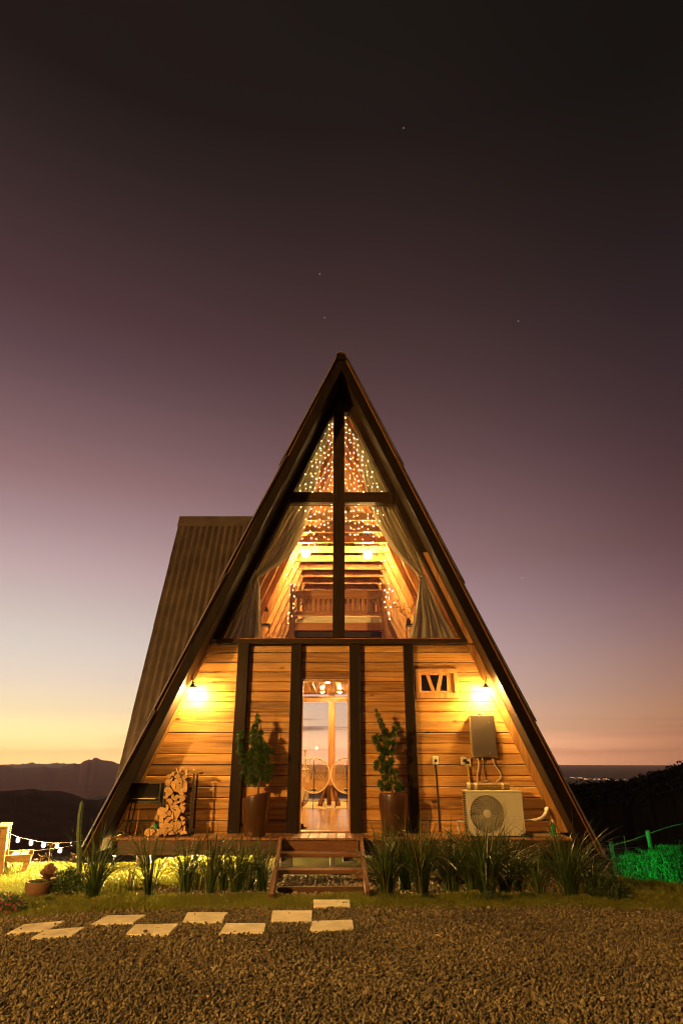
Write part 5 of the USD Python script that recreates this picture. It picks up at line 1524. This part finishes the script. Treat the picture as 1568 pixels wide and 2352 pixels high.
# ------------------------------------------------------------------ strap-leaved clumps along the deck
def clump(label, px, py, top_y, n, spread, seed, lean=(0, 0), dry=.06, droop=1.0):
    g = np.random.default_rng(seed)
    b0 = gd(px, py, 0.0)
    H = zof(top_y, b0[1]) + .02
    t = thing('grass_clump', label, 'grass clump', b0, group='strap-leaved grass clumps along the deck')
    n = int(n * (1.1 if px < 640 else 1.6))
    for nm, cnt, mt in (('leaves', int(n * (1 - dry)), STRAP), ('dry_leaves', max(2, int(n * dry)), STRAP_DRY)):
        V, F = [], []
        for _ in range(cnt):
            a = g.uniform(0, 2 * PI)
            d = np.array((math.cos(a), math.sin(a) * .75, 0))
            st = b0 + d * g.uniform(0, .075) * spread + (lean[0] * .1, 0, 0)
            L = H * g.uniform(.95, 1.62)
            out = g.beta(1.2, 1.7) * 1.05 * spread
            dr = g.uniform(.0, 1.25) ** 1.6 * droop
            w = g.uniform(.0042, .0085)
            side = np.array((-d[1], d[0], 0))
            side = unit(side + np.array((g.normal(0, .5), g.normal(0, .5), 0)))
            m = 9
            n0 = len(V)
            for i in range(m):
                s = i / (m - 1)
                p = st + d * (out * L * (s ** 1.6) * 1.0 + dr * .25 * L * s ** 3) + np.array((lean[0], lean[1], 0)) * L * s ** 1.5 + np.array((0, 0, L * (s - .38 * out * s ** 2 - .42 * dr * s ** 3.2)))
                p = p + side * .012 * math.sin(s * 4 + a) * s
                p[2] = max(p[2], .012)
                ww = w * (1.0 - .15 * s if s < .6 else .91 * (1 - ((s - .6) / .4) ** 1.5) + .04)
                V += [p - side * ww, p + side * ww]
                if i:
                    q = n0 + 2 * i
                    F += [(q - 2, q - 1, q + 1), (q - 2, q + 1, q)]
        part(t, nm, MB().add(np.array(V), np.array(F)), mt, True)


clump('broad clump of strap leaves at the left foot of the roof', 212, 2066, 1925, 85, 1.0, 1, (-.02, 0))
clump('narrow upright clump standing alone before the bright lawn', 342, 2062, 1905, 42, .85, 2, (-.05, 0), .05)
clump('dense clump of strap leaves under the firewood stack', 424, 2052, 1935, 75, .95, 3, (.05, 0), .12)
clump('clump right beside the dense one, below the left pot, browner at its base', 482, 2054, 1930, 70, .9, 4, (0, 0), .14)
clump('arching clump below the left pot', 545, 2052, 1932, 75, 1.05, 5, (.02, 0), .08)
clump('clump leaning against the left stringer of the steps', 600, 2050, 1945, 60, .85, 6, (-.02, 0), .06)
clump('clump right of the steps below the right pot', 890, 2058, 1925, 80, 1.1, 7, (-.03, 0), .08)
clump('tall clump between the right pot and the air conditioner', 968, 2056, 1905, 85, 1.0, 8, (.02, 0), .08)
clump('second clump in the dark bed, behind the tall one', 1035, 2050, 1920, 75, 1.0, 9, (.03, 0), .08)
clump('wide dense clump below the air conditioner', 1120, 2060, 1908, 110, 1.15, 10, (.03, 0), .06)
clump('clump spreading right of the air conditioner', 1160, 2052, 1925, 70, 1.2, 11, (.10, 0), .06)
clump('half-hidden clump behind the first one right of the steps', 930, 2046, 1915, 60, 1.0, 21, (.02, 0), .08)
clump('clump in the shade behind the wide dense one', 1085, 2046, 1912, 60, 1.0, 22, (-.02, 0), .06)
clump('short clump in the dark bed right of the wide one', 1195, 2048, 1945, 55, 1.1, 23, (.03, 0), .08)
clump('small leaning clump at the far right end of the bed', 1362, 2060, 1965, 40, 1.2, 24, (.05, 0), .10)
clump('low thin clump in the gap on the right', 1240, 2061, 1975, 40, 1.0, 12, (0, 0), .2)
clump('big fountain-shaped clump at the right foot of the roof', 1308, 2062, 1905, 85, 1.35, 13, (.02, 0), .08)
clump('low untidy clump filling the gap below the firewood stack', 453, 2047, 1965, 45, 1.3, 31, (.04, 0), .2)
clump('low untidy clump filling the gap left of the arching one', 514, 2047, 1955, 45, 1.3, 32, (-.04, 0), .2)
clump('low leaning clump between the last two clumps before the steps', 573, 2046, 1960, 45, 1.3, 33, (.05, 0), .15)
clump('sparse seedling clump in the bed near the left corner', 300, 2050, 2000, 14, 1.1, 14, (-.03, 0), .4)


def leafy(label, cat, name, c, r, n, mat, seed, size, cols=None, flowers=0, sc=(1, 1, .8), group=None):
    g = np.random.default_rng(seed)
    t = thing(name, label, cat, c, group=group)
    V, F = [], []
    for _ in range(n):
        d = unit(g.normal(0, 1, 3)); d[2] = abs(d[2]) * 1.0
        q = np.asarray(c) + d * r * g.uniform(.2, 1) ** .5 * np.asarray(sc)
        o = unit(d + g.normal(0, .7, 3))
        s = unit(np.cross(o, g.normal(0, 1, 3)))
        L = size * g.uniform(.6, 1.3)
        n0 = len(V)
        V += [q, q + o * L * .5 + s * L * .22, q + o * L, q + o * L * .5 - s * L * .22]
        F += [(n0, n0 + 1, n0 + 2), (n0, n0 + 2, n0 + 3)]
    part(t, 'foliage', MB().add(np.array(V), np.array(F)), mat)
    st = MB()
    for k in range(7):
        d = unit(g.normal(0, 1, 3)); d[2] = abs(d[2])
        st.tube([np.asarray(c) + (0, 0, -.01), np.asarray(c) + d * r * .5 * np.asarray(sc), np.asarray(c) + d * r * .9 * np.asarray(sc)], .004, 4)
    part(t, 'stems', st, BARK)
    if flowers:
        mb = MB()
        for _ in range(flowers):
            d = unit(g.normal(0, 1, 3)); d[2] = abs(d[2])
            q = np.asarray(c) + d * r * np.asarray(sc) * g.uniform(.92, 1.06)
            u_ = unit(np.cross(d, (0.3, .2, 1)))
            w_ = np.cross(d, u_)
            for k in range(5):
                a = 2 * PI * k / 5
                e = u_ * math.cos(a) + w_ * math.sin(a)
                e2 = u_ * math.cos(a + .5) + w_ * math.sin(a + .5)
                mb.add([q, q + e * .016 + d * .004, q + e2 * .016 + d * .004], [(0, 1, 2)])
        part(t, 'flowers', mb, PETAL, kind='stuff')
    return t


c = gd(152, 2056)
leafy('feathery green bush between the bowl and the cactus', 'bush', 'bush', (c[0], c[1], .0), .20, 1500, BUSH, 51, .035, sc=(1, .8, 1.35))
c = gd(8, 2098)
leafy('low mound of small pink flowers at the gravel edge', 'flowers', 'flower_mound', (c[0] - .05, c[1], .0), .27, 1700, BUSH, 52, .03, flowers=150, sc=(1, .8, .62))
for px, py, s, lab in ((793, 2083, .05, 'tiny green weed beside the slab at the steps'), (1130, 2071, .16, 'low dark ground cover under the wide clump'), (1215, 2066, .10, 'small low plant between two clumps on the right'), (985, 2068, .09, 'small low plant at the foot of the tall clump'), (110, 2072, .06, 'little weed in front of the bowl')):
    c = gd(px, py)
    leafy(lab, 'plant', 'ground_plant', (c[0], c[1], .0), s, int(900 * s / .15 * .6 + 80), BUSH, int(px), .022, sc=(1.3, .8, .6))

# cactus
b, tp = gd(183, 2056), None
Yc = 8.75
cb = np.array((xof(183, 2000, Yc), Yc, 0))
ct = at(187, 1839, Yc)
t = thing('column_cactus', 'tall ribbed column cactus at the left foot of the roof', 'cactus', cb)
P = []
for i, s in enumerate(np.linspace(0, 1, 30)):
    base = cb * (1 - s) + ct * s + np.array((.012 * math.sin(s * 7), 0, 0))
    r = .029 * (1 + .05 * math.sin(s * 33)) * (1 - .25 * s) * (math.sqrt(max(0, 1 - ((s - .94) / .06) ** 2)) if s > .94 else 1)
    ring = []
    for k in range(31):
        a = 2 * PI * k / 30
        rr = r * (1 + .30 * abs(math.cos(a * 2.5)) ** .7 - .12)
        ring.append(base + (rr * math.cos(a), rr * math.sin(a), 0))
    P.append(ring)
part(t, 'stem', MB().grid(np.array(P)[::-1]), CACTUSM, 50)
sp = MB()
g = np.random.default_rng(77)
for k in range(5):
    a = 2 * PI * (k) / 5
    for s in np.linspace(.06, .96, 26):
        q = cb * (1 - s) + ct * s + np.array((.012 * math.sin(s * 7), 0, 0)) +  .034 * (1 - .25 * s) * np.array((math.cos(a), math.sin(a), 0))
        for _ in range(3):
            d = unit((math.cos(a) + g.normal(0, .6), math.sin(a) + g.normal(0, .6), g.normal(0, .5)))
            n_ = unit(np.cross(d, (0, 0, 1))) * .0012
            sp.add([q - n_, q + n_, q + d * .022], [(0, 1, 2)])
part(t, 'spines', sp, plain('cactus_spine', (.5, .42, .25), .6), kind='stuff')
# bowl with a red succulent
c = gd(89, 2057)
t = thing('planter_bowl', 'brown stone bowl planted with small succulents', 'bowl', c)
part(t, 'bowl', MB().lathe(c, [(.0001, .0), (.125, .0), (.155, .05), (.162, .11), (.155, .145), (.142, .145), (.138, .11), (.0001, .105)], 28), BOWLM, 40)
part(t, 'soil', MB().lathe(c + (0, 0, .108), [(.139, 0), (.06, .012), (.0001, .014)], 16), SOIL)
mb = MB()
for _ in range(260):
    a, r = g.uniform(0, 2 * PI), .135 * math.sqrt(g.random())
    q = c + (r * math.cos(a), r * math.sin(a), .118)
    d = unit((g.normal(0, .6), g.normal(0, .6), 1)) * g.uniform(.015, .04)
    s = unit(np.cross(d, g.normal(0, 1, 3))) * .006
    mb.add([q - s, q + s, q + d], [(0, 1, 2)])
part(t, 'sprouts', mb, BUSH, kind='stuff')
cs = np.array((xof(112, 2010, c[1] + .01), c[1] + .01, .12))
t = thing('succulent', 'reddish rosette succulent with broad leaves in the bowl', 'succulent', cs)
part(t, 'stem', MB().tube([cs, cs + (.005, 0, .06), cs + (.0, 0, .11)], .014, 7), BARK)
for k in range(30):
    f = k / 29
    a = k * 2.4
    el_ = .15 + 1.15 * f
    L = .15 * (1 - .35 * f)
    d = np.array((math.cos(a) * math.cos(el_), math.sin(a) * math.cos(el_), math.sin(el_)))
    s = unit(np.cross(d, (0, 0, 1)))
    up_ = np.cross(s, d)
    q = cs + (0, 0, .03 + .075 * f)
    w = .052 * (1 - .2 * f)
    pts = np.array([q, q + d * L * .45 + s * w * .75 + up_ * .006, q + d * L * .8 + s * w + up_ * .016, q + d * L * 1.04 + up_ * .026, q + d * L * .8 - s * w + up_ * .016, q + d * L * .45 - s * w * .75 + up_ * .006, q + d * L * .6 - up_ * .004])
    part(t, 'leaf', MB().add(pts, [(6, 0, 1), (6, 1, 2), (6, 2, 3), (6, 3, 4), (6, 4, 5), (6, 5, 0)]), SUCC)

# ------------------------------------------------------------------ left garden: wooden lounge chair, festoon, sprouts
YG = 9.75
gx = lambda px, py, Y=YG: at(px, py, Y)
t = thing('garden_chair', 'slatted wooden garden chair cut by the left edge of the picture', 'chair', (xof(12, 1980, YG), YG, 0), rotz=math.radians(21))
zs_t, zs_b = zof(1965, YG), zof(1982, YG)
xr_ = xof(66, 1975, YG)
xl_ = xof(-60, 1975, YG)
for k, y in enumerate((YG - .02, YG + .52)):
    part(t, 'side_rail', MB().box(xl_, xr_, y, y + .035, zs_b, zs_t, .005), CHAIRW)
    part(t, 'front_leg', MB().bar((xof(49, 2001, YG), y + .054, 0), (xof(60, 1975, YG), y + .054, zs_t - .01), .035, .075, .005, up=(1, 0, 0)), CHAIRW)
    part(t, 'rear_leg', MB().bar((xof(4, 2010, YG) - .02, y - .036, 0), (xof(16, 1903, YG) - .02, y - .036, zof(1903, YG)), .035, .085, .005, up=(1, 0, 0)), CHAIRW)
for k in range(7):
    z = zs_t + .03 + k * .045
    s = (z - 0) / zof(1903, YG)
    x = xof(4, 2010, YG) + (xof(16, 1903, YG) - xof(4, 2010, YG)) * s - .01
    part(t, 'back_slat', MB().box(x - .012, x + .012, YG + .0, YG + .54, z, z + .034, .003), CHAIRW)
part(t, 'top_cap', MB().box(xof(-6, 1900, YG), xof(21, 1900, YG), YG - .06, YG + .60, zof(1903, YG) + .004, zof(1903, YG) + .032, .004), CHAIRW)
for k in range(6):
    x = xl_ + .03 + (xr_ - xl_ - .06) * k / 6
    if x + .085 < xof(0, 1975, YG) or x > xof(18, 1975, YG):
        part(t, 'seat_slat', MB().box(x, x + .085, YG + .055, YG + .50, zs_t - .030, zs_t - .008, .003), CHAIRW)

# festoon: posts carry a sagging cable of bulbs along the lawn's far edge, running on out of the picture
YF_ = 11.3
fp = [at(14.5, 1920, 10.9), at(41, 1930, 11.1), at(71, 1937, YF_), at(100, 1942, YF_ + .1), at(131, 1944, YF_ + .2), at(162.5, 1942, YF_ + .3), at(193, 1938, YF_ + .4)]
low_ = [at(13, 1963, 10.4), at(72, 1962, 10.7), at(137.5, 1954.5, 11.0)]
t = thing('festoon', 'upper festoon cable with glowing bulbs behind the garden chair', 'festoon lights', fp[3])
cab = [at(-70, 1905, 10.4)] + [p + (0, 0, .045) for p in fp] + [at(225, 1930, 11.9)]
part(t, 'cable', MB().tube(spline(cab, 40), .005, 5), CABLE, True)
for k, p in enumerate(fp):
    part(t, 'socket', MB().tube([p + (0, 0, .02), p + (0, 0, .05)], .013, 7), CABLE)
    lit = k < 5
    part(t, 'bulb', MB().ball(p, .026, 2, (1, 1, 1.2)), FEST_GLOW if lit else GLASS, True, None if lit else 'unlit clear bulb')
t = thing('festoon', 'lower festoon cable with three glowing bulbs close to the lawn', 'festoon lights', low_[1])
cab = [at(-70, 1962, 10.2)] + [p + (0, 0, .045) for p in low_] + [at(190, 1938, 11.4)]
part(t, 'cable', MB().tube(spline(cab, 40), .005, 5), CABLE, True)
for k, p in enumerate(low_):
    part(t, 'socket', MB().tube([p + (0, 0, .02), p + (0, 0, .05)], .013, 7), CABLE)
    part(t, 'bulb', MB().ball(p, .026, 2, (1, 1, 1.2)), FEST_GLOW, True)
# unseen yard lamp on a post, placed out of view behind left: it lights the forecourt and throws the plants' shadows on the wall
YL_ = np.array((-8.6, -2.2, 4.8))
t = thing('yard_lamp', 'unseen lamp post with a round lit globe, out of view, lighting the forecourt', 'lamp post', (YL_[0], YL_[1], 0))
part(t, 'post', MB().lathe((YL_[0], YL_[1], 0), [(.10, -.05), (.10, .25), (.06, .30), (.045, 4.5), (.07, 4.56), (.07, 4.62)], 14), BLACK, 40)
part(t, 'globe', MB().ball(YL_, .13, 2), glow('unseen_yard_globe', (1.0, .54, .13), L_UNSEEN_YARD), True)
part(t, 'cap', MB().lathe(YL_, [(.10, .13), (.06, .17), (.0001, .18)], 14), BLACK, 40)

for k, (px, py, h, lab) in enumerate([(43, 2006, .22, 'bare forked seedling on the lawn behind the chair'), (28, 2004, .10, 'short twin seedling on the lawn behind the chair'), (88, 2003, .20, 'pinkish seedling stem behind the bowl'), (80, 2003, .15, 'bent thin seedling left of the bowl'), (107, 1998, .30, 'leafy sapling behind the bowl'), (196, 2000, .26, 'curling stem left of the cactus'), (163, 1999, .2, 'budded stem between bush and cactus')]):
    c = gd(px, py)
    t = thing('seedling', lab, 'seedling', c, group='seedlings on the lawn edge')
    gg = np.random.default_rng(500 + k)
    st = MB().tube([c, c + (.01, 0, h * .5), c + (gg.normal(0, .02), 0, h)], .006, 5)
    for q in range(3):
        s0 = c + (.008, 0, h * (.45 + .15 * q))
        st.tube([s0, s0 + (gg.choice([-1, 1]) * .03, 0, .03), s0 + (gg.choice([-1, 1]) * .045, 0, .07)], .0035, 4)
    part(t, 'stem', st, BARK)
    mb = MB()
    for q in range(26):
        o = c + (gg.normal(0, .03), gg.normal(0, .03), h * gg.uniform(.5, 1.05))
        d = unit(gg.normal(0, 1, 3)) * .022
        s = unit(np.cross(d, (0.2, .3, 1))) * .007
        mb.add([o, o + d * .5 + s, o + d, o + d * .5 - s], [(0, 1, 2), (0, 2, 3)])
    part(t, 'leaves', mb, SUCC)

# stake bulb, and unseen bulbs under the floor placed to light the lawn
def pathlamp(name, c, label, glow_mat, shade_dir, r=.035, hgt=None):
    c = np.asarray(c, float)
    t = thing(name, label, 'lamp', c)
    zg = float(ground_z(c[0], c[1]))
    part(t, 'stake', MB().tube([(c[0], c[1], zg - .05), c - (0, 0, r + .004)], .012, 7), BLACK)
    part(t, 'bulb', MB().ball(c, r, 2), glow_mat, True)
    if shade_dir is not None:
        d = unit(shade_dir)
        s = unit(np.cross(d, (0, 0, 1)))
        arc_ = np.array([[c + (d * math.cos(a) + s * math.sin(a)) * (r + .022) + (0, 0, z) for z in (-r - .02, r + .03)] for a in np.linspace(-1.15, 1.15, 13)])
        n_ = np.array([[(d * math.cos(a) + s * math.sin(a)) for z in (0, 1)] for a in np.linspace(-1.15, 1.15, 13)])
        part(t, 'shade', MB().grid(arc_, -.004, n_), BLACK)


c = np.array((-2.35, 11.15, .395))  # out of view, placed to light the ground under the cabin
t = thing('underfloor_lamp', 'unseen bare bulb under the left end of the cabin floor, lighting the ground', 'lamp', c)
part(t, 'bulb', MB().ball(c, .03, 2), UNSEEN_FLOOR_GLOW, True)
part(t, 'holder', MB().tube([c + (0, 0, .028), c + (0, 0, .05)], .016, 8), BLACK)
for x_, lab in ((-2.55, 'unseen bare bulb behind the left end of the deck fascia, lighting the lawn'),):
    c = np.array((x_, 9.60, .405))  # out of view, placed to light the grass below the deck edge
    t = thing('underfloor_lamp', lab, 'lamp', c)
    part(t, 'bulb', MB().ball(c, .026, 2), glow('unseen_fascia_bulb', (1.0, .68, .20), 5200), True)
    part(t, 'holder', MB().tube([c + (0, 0, .024), c + (0, 0, .054)], .016, 8), BLACK)
c = at(263, 1964, 10.2)
pathlamp('garden_bulb', c, 'small bright bulb on a stake behind the left roof foot', glow('garden_bulb', WARM, 260), None, .022)

# green floodlights (out of view, placed to light the shrubs green), hedge and wire fence on the right
def unseen_flood(c, aim, label, r, mat=None, hood=.07, group='unseen green floodlights'):
    c, d = np.asarray(c, float), unit(np.asarray(aim, float) - np.asarray(c, float))
    t = thing('floodlight', label, 'floodlight', c, group=group)
    s = unit(np.cross(d, (0, 0, 1))); u_ = np.cross(s, d)
    a = np.linspace(0, 2 * PI, 17)
    body = np.array([[c + (s * math.cos(q) + u_ * math.sin(q)) * rr + d * dd for rr, dd in ((.001, -.08), (r * .8, -.08), (r * 1.12, -.01), (r * 1.15, hood), (r * 1.08, hood), (r * 1.05, .0))] for q in a])
    part(t, 'housing', MB().grid(body), BLACK, 40)
    part(t, 'lens', MB().add(np.vstack([[c], [c + (s * math.cos(q) + u_ * math.sin(q)) * r for q in a[:-1]]]), [(0, 1 + k, 1 + (k + 1) % 16) for k in range(16)]), mat or GREEN_GLOW)
    part(t, 'spike', MB().tube([c - d * .04, (c[0], c[1], float(ground_z(c[0], c[1])) - .05)] if c[2] < 1 else [c - d * .04, c + (.28, 0, .05)], .012, 7), BLACK)


hA, hB = np.array((6.35, 16.2)), np.array((7.9, 14.4))
unseen_flood((5.25, 14.9, float(ground_z(5.25, 14.9)) + .30), (6.9, 15.6, float(ground_z(6.9, 15.6)) + .35), 'unseen green floodlight behind the right grass clumps, lighting the hedge', .05)
unseen_flood((-1.6, 11.9, .12 + float(ground_z(-1.6, 11.9))), (-1.75, 13.2, .2), 'unseen green floodlight under the cabin floor, lighting the shrubs behind', .032)
unseen_flood((-3.35, 11.3, 1.6), (-5.1, 8.9, 0), 'unseen floodlight on the left flank of the cabin, placed to light the lawn', .05, glow('unseen_side_flood_lens', (1.0, .70, .22), L_UNSEEN_SIDE), .11, None)  # out of view behind the roof, placed to light the left lawn
rowN = 15
for k in range(rowN):
    s = k / (rowN - 1)
    xy = hA + (hB - hA) * s * 1.15
    zg = float(ground_z(*xy))
    gg = np.random.default_rng(700 + k)
    H = .72 + .42 * s + gg.normal(0, .05) + (.18 if k > 9 else 0)
    t = thing('hedge_shrub', 'green-lit leggy shrub in the hedge row below the wire fence', 'shrub', (xy[0], xy[1], zg), group='green-lit hedge along the wire fence')
    st = MB()
    for q in range(9):
        o = np.array((xy[0] + gg.normal(0, .05), xy[1] + gg.normal(0, .05), zg - .02))
        st.tube([o, o + (gg.normal(0, .03), gg.normal(0, .03), H * .5), o + (gg.normal(0, .08), gg.normal(0, .08), H * .95)], .006, 4)
    part(t, 'stems', st, BARK)
    V, F = [], []
    for q in range(520):
        o = np.array((xy[0] + gg.normal(0, .085), xy[1] + gg.normal(0, .085), zg + H * (1 - gg.random() ** 1.4 * .97)))
        d = unit((gg.normal(0, .5), gg.normal(0, .5), .8)) * gg.uniform(.035, .075)
        sd = unit(np.cross(d, gg.normal(0, 1, 3))) * gg.uniform(.005, .011)
        n0 = len(V)
        V += [o, o + d * .5 + sd, o + d, o + d * .5 - sd]
        F += [(n0, n0 + 1, n0 + 2), (n0, n0 + 2, n0 + 3)]
    part(t, 'foliage', MB().add(np.array(V), np.array(F)), HEDGE)
fposts = []
for k, (px, py, Y, lab) in enumerate([(1402, 1934, 16.9, 'left wooden post of the wire fence above the hedge'), (1486.5, 1908, 15.9, 'right wooden post of the wire fence above the hedge'), (1592, 1880, 15.0, 'post of the wire fence just outside the picture')]):
    tp = at(px, py, Y)
    zg = float(ground_z(tp[0], tp[1]))
    fposts.append(tp)
    single('fence_post', MB().tube([(tp[0] + .03, tp[1], zg - .2), (tp[0] + .012, tp[1], (zg + tp[2]) / 2), tp], .048, 10), FENCEP, lab, 'post', 'posts of the wire fence', smooth=False)
for dz, lab in ((-.06, 'upper strand of the wire fence'), (-.50, 'lower strand of the wire fence')):
    pts = [fposts[0] + (-.55, .5, dz - .07)] + [p + (0, -.055, dz) for p in fposts]
    single('fence_wire', MB().tube(spline(pts, 20), .0055, 5), FENCEP, lab, 'wire', smooth=True)
c = at(1438, 1975, 17.2)
single('thin_stake', MB().tube([(c[0], 17.2, float(ground_z(c[0], 17.2)) - .1), at(1433, 1922, 17.2)], .012, 6), BARK, 'thin reddish stake standing behind the hedge', 'stake')
# the leafy thing the second flood shines on, and low growth along the dark side of the cabin
for k, (x, y, h, lab) in enumerate([(-1.95, 13.2, .85, 'green-lit shrub seen under the floor, larger one'), (-1.42, 13.0, .8, 'green-lit shrub seen under the floor, right one'), (-2.75, 13.4, .5, 'green-lit shrub seen under the floor, small one')]):
    leafy(lab, 'shrub', 'shrub', (x, y, float(ground_z(x, y))), .25, 700, HEDGE, 900 + k, .06, sc=(1, 1, h / .25 * 1.0), group='shrubs behind the stilts')
for k, (px, py, s, lab) in enumerate([(1395, 2062, .24, 'dark bush in the shade at the right roof foot'), (1345, 1990, .5, 'dark bush behind the right roof foot')]):
    c = gd(px, py)
    leafy(lab, 'bush', 'dark_bush', (c[0], c[1], float(ground_z(c[0], c[1]))), s, 900, BUSH, 950 + k, .05, sc=(1, 1, .9))

# ------------------------------------------------------------------ air: thin haze that fades the far hills
hz = MB()
v, f = BX_V * [26500, 26500, 230], BX_F
hz.add(v + [0, 0, 230 - 104], f)
HAZE = usdkit.material(stage, LOOK + 'haze_air', {'v': ('principled_volume', {'color': (1.0, .78, .64), 'density': HAZE_DENSITY, 'anisotropy': .72})}, [], volume='v.volume')
if USE_HAZE:
    path = '/World/haze'
    mm = usdkit.mesh(stage, path, hz.arr(), HAZE)
    tag(mm.GetPrim(), 'thin dusk haze over the whole valley', 'haze', None, 'stuff')
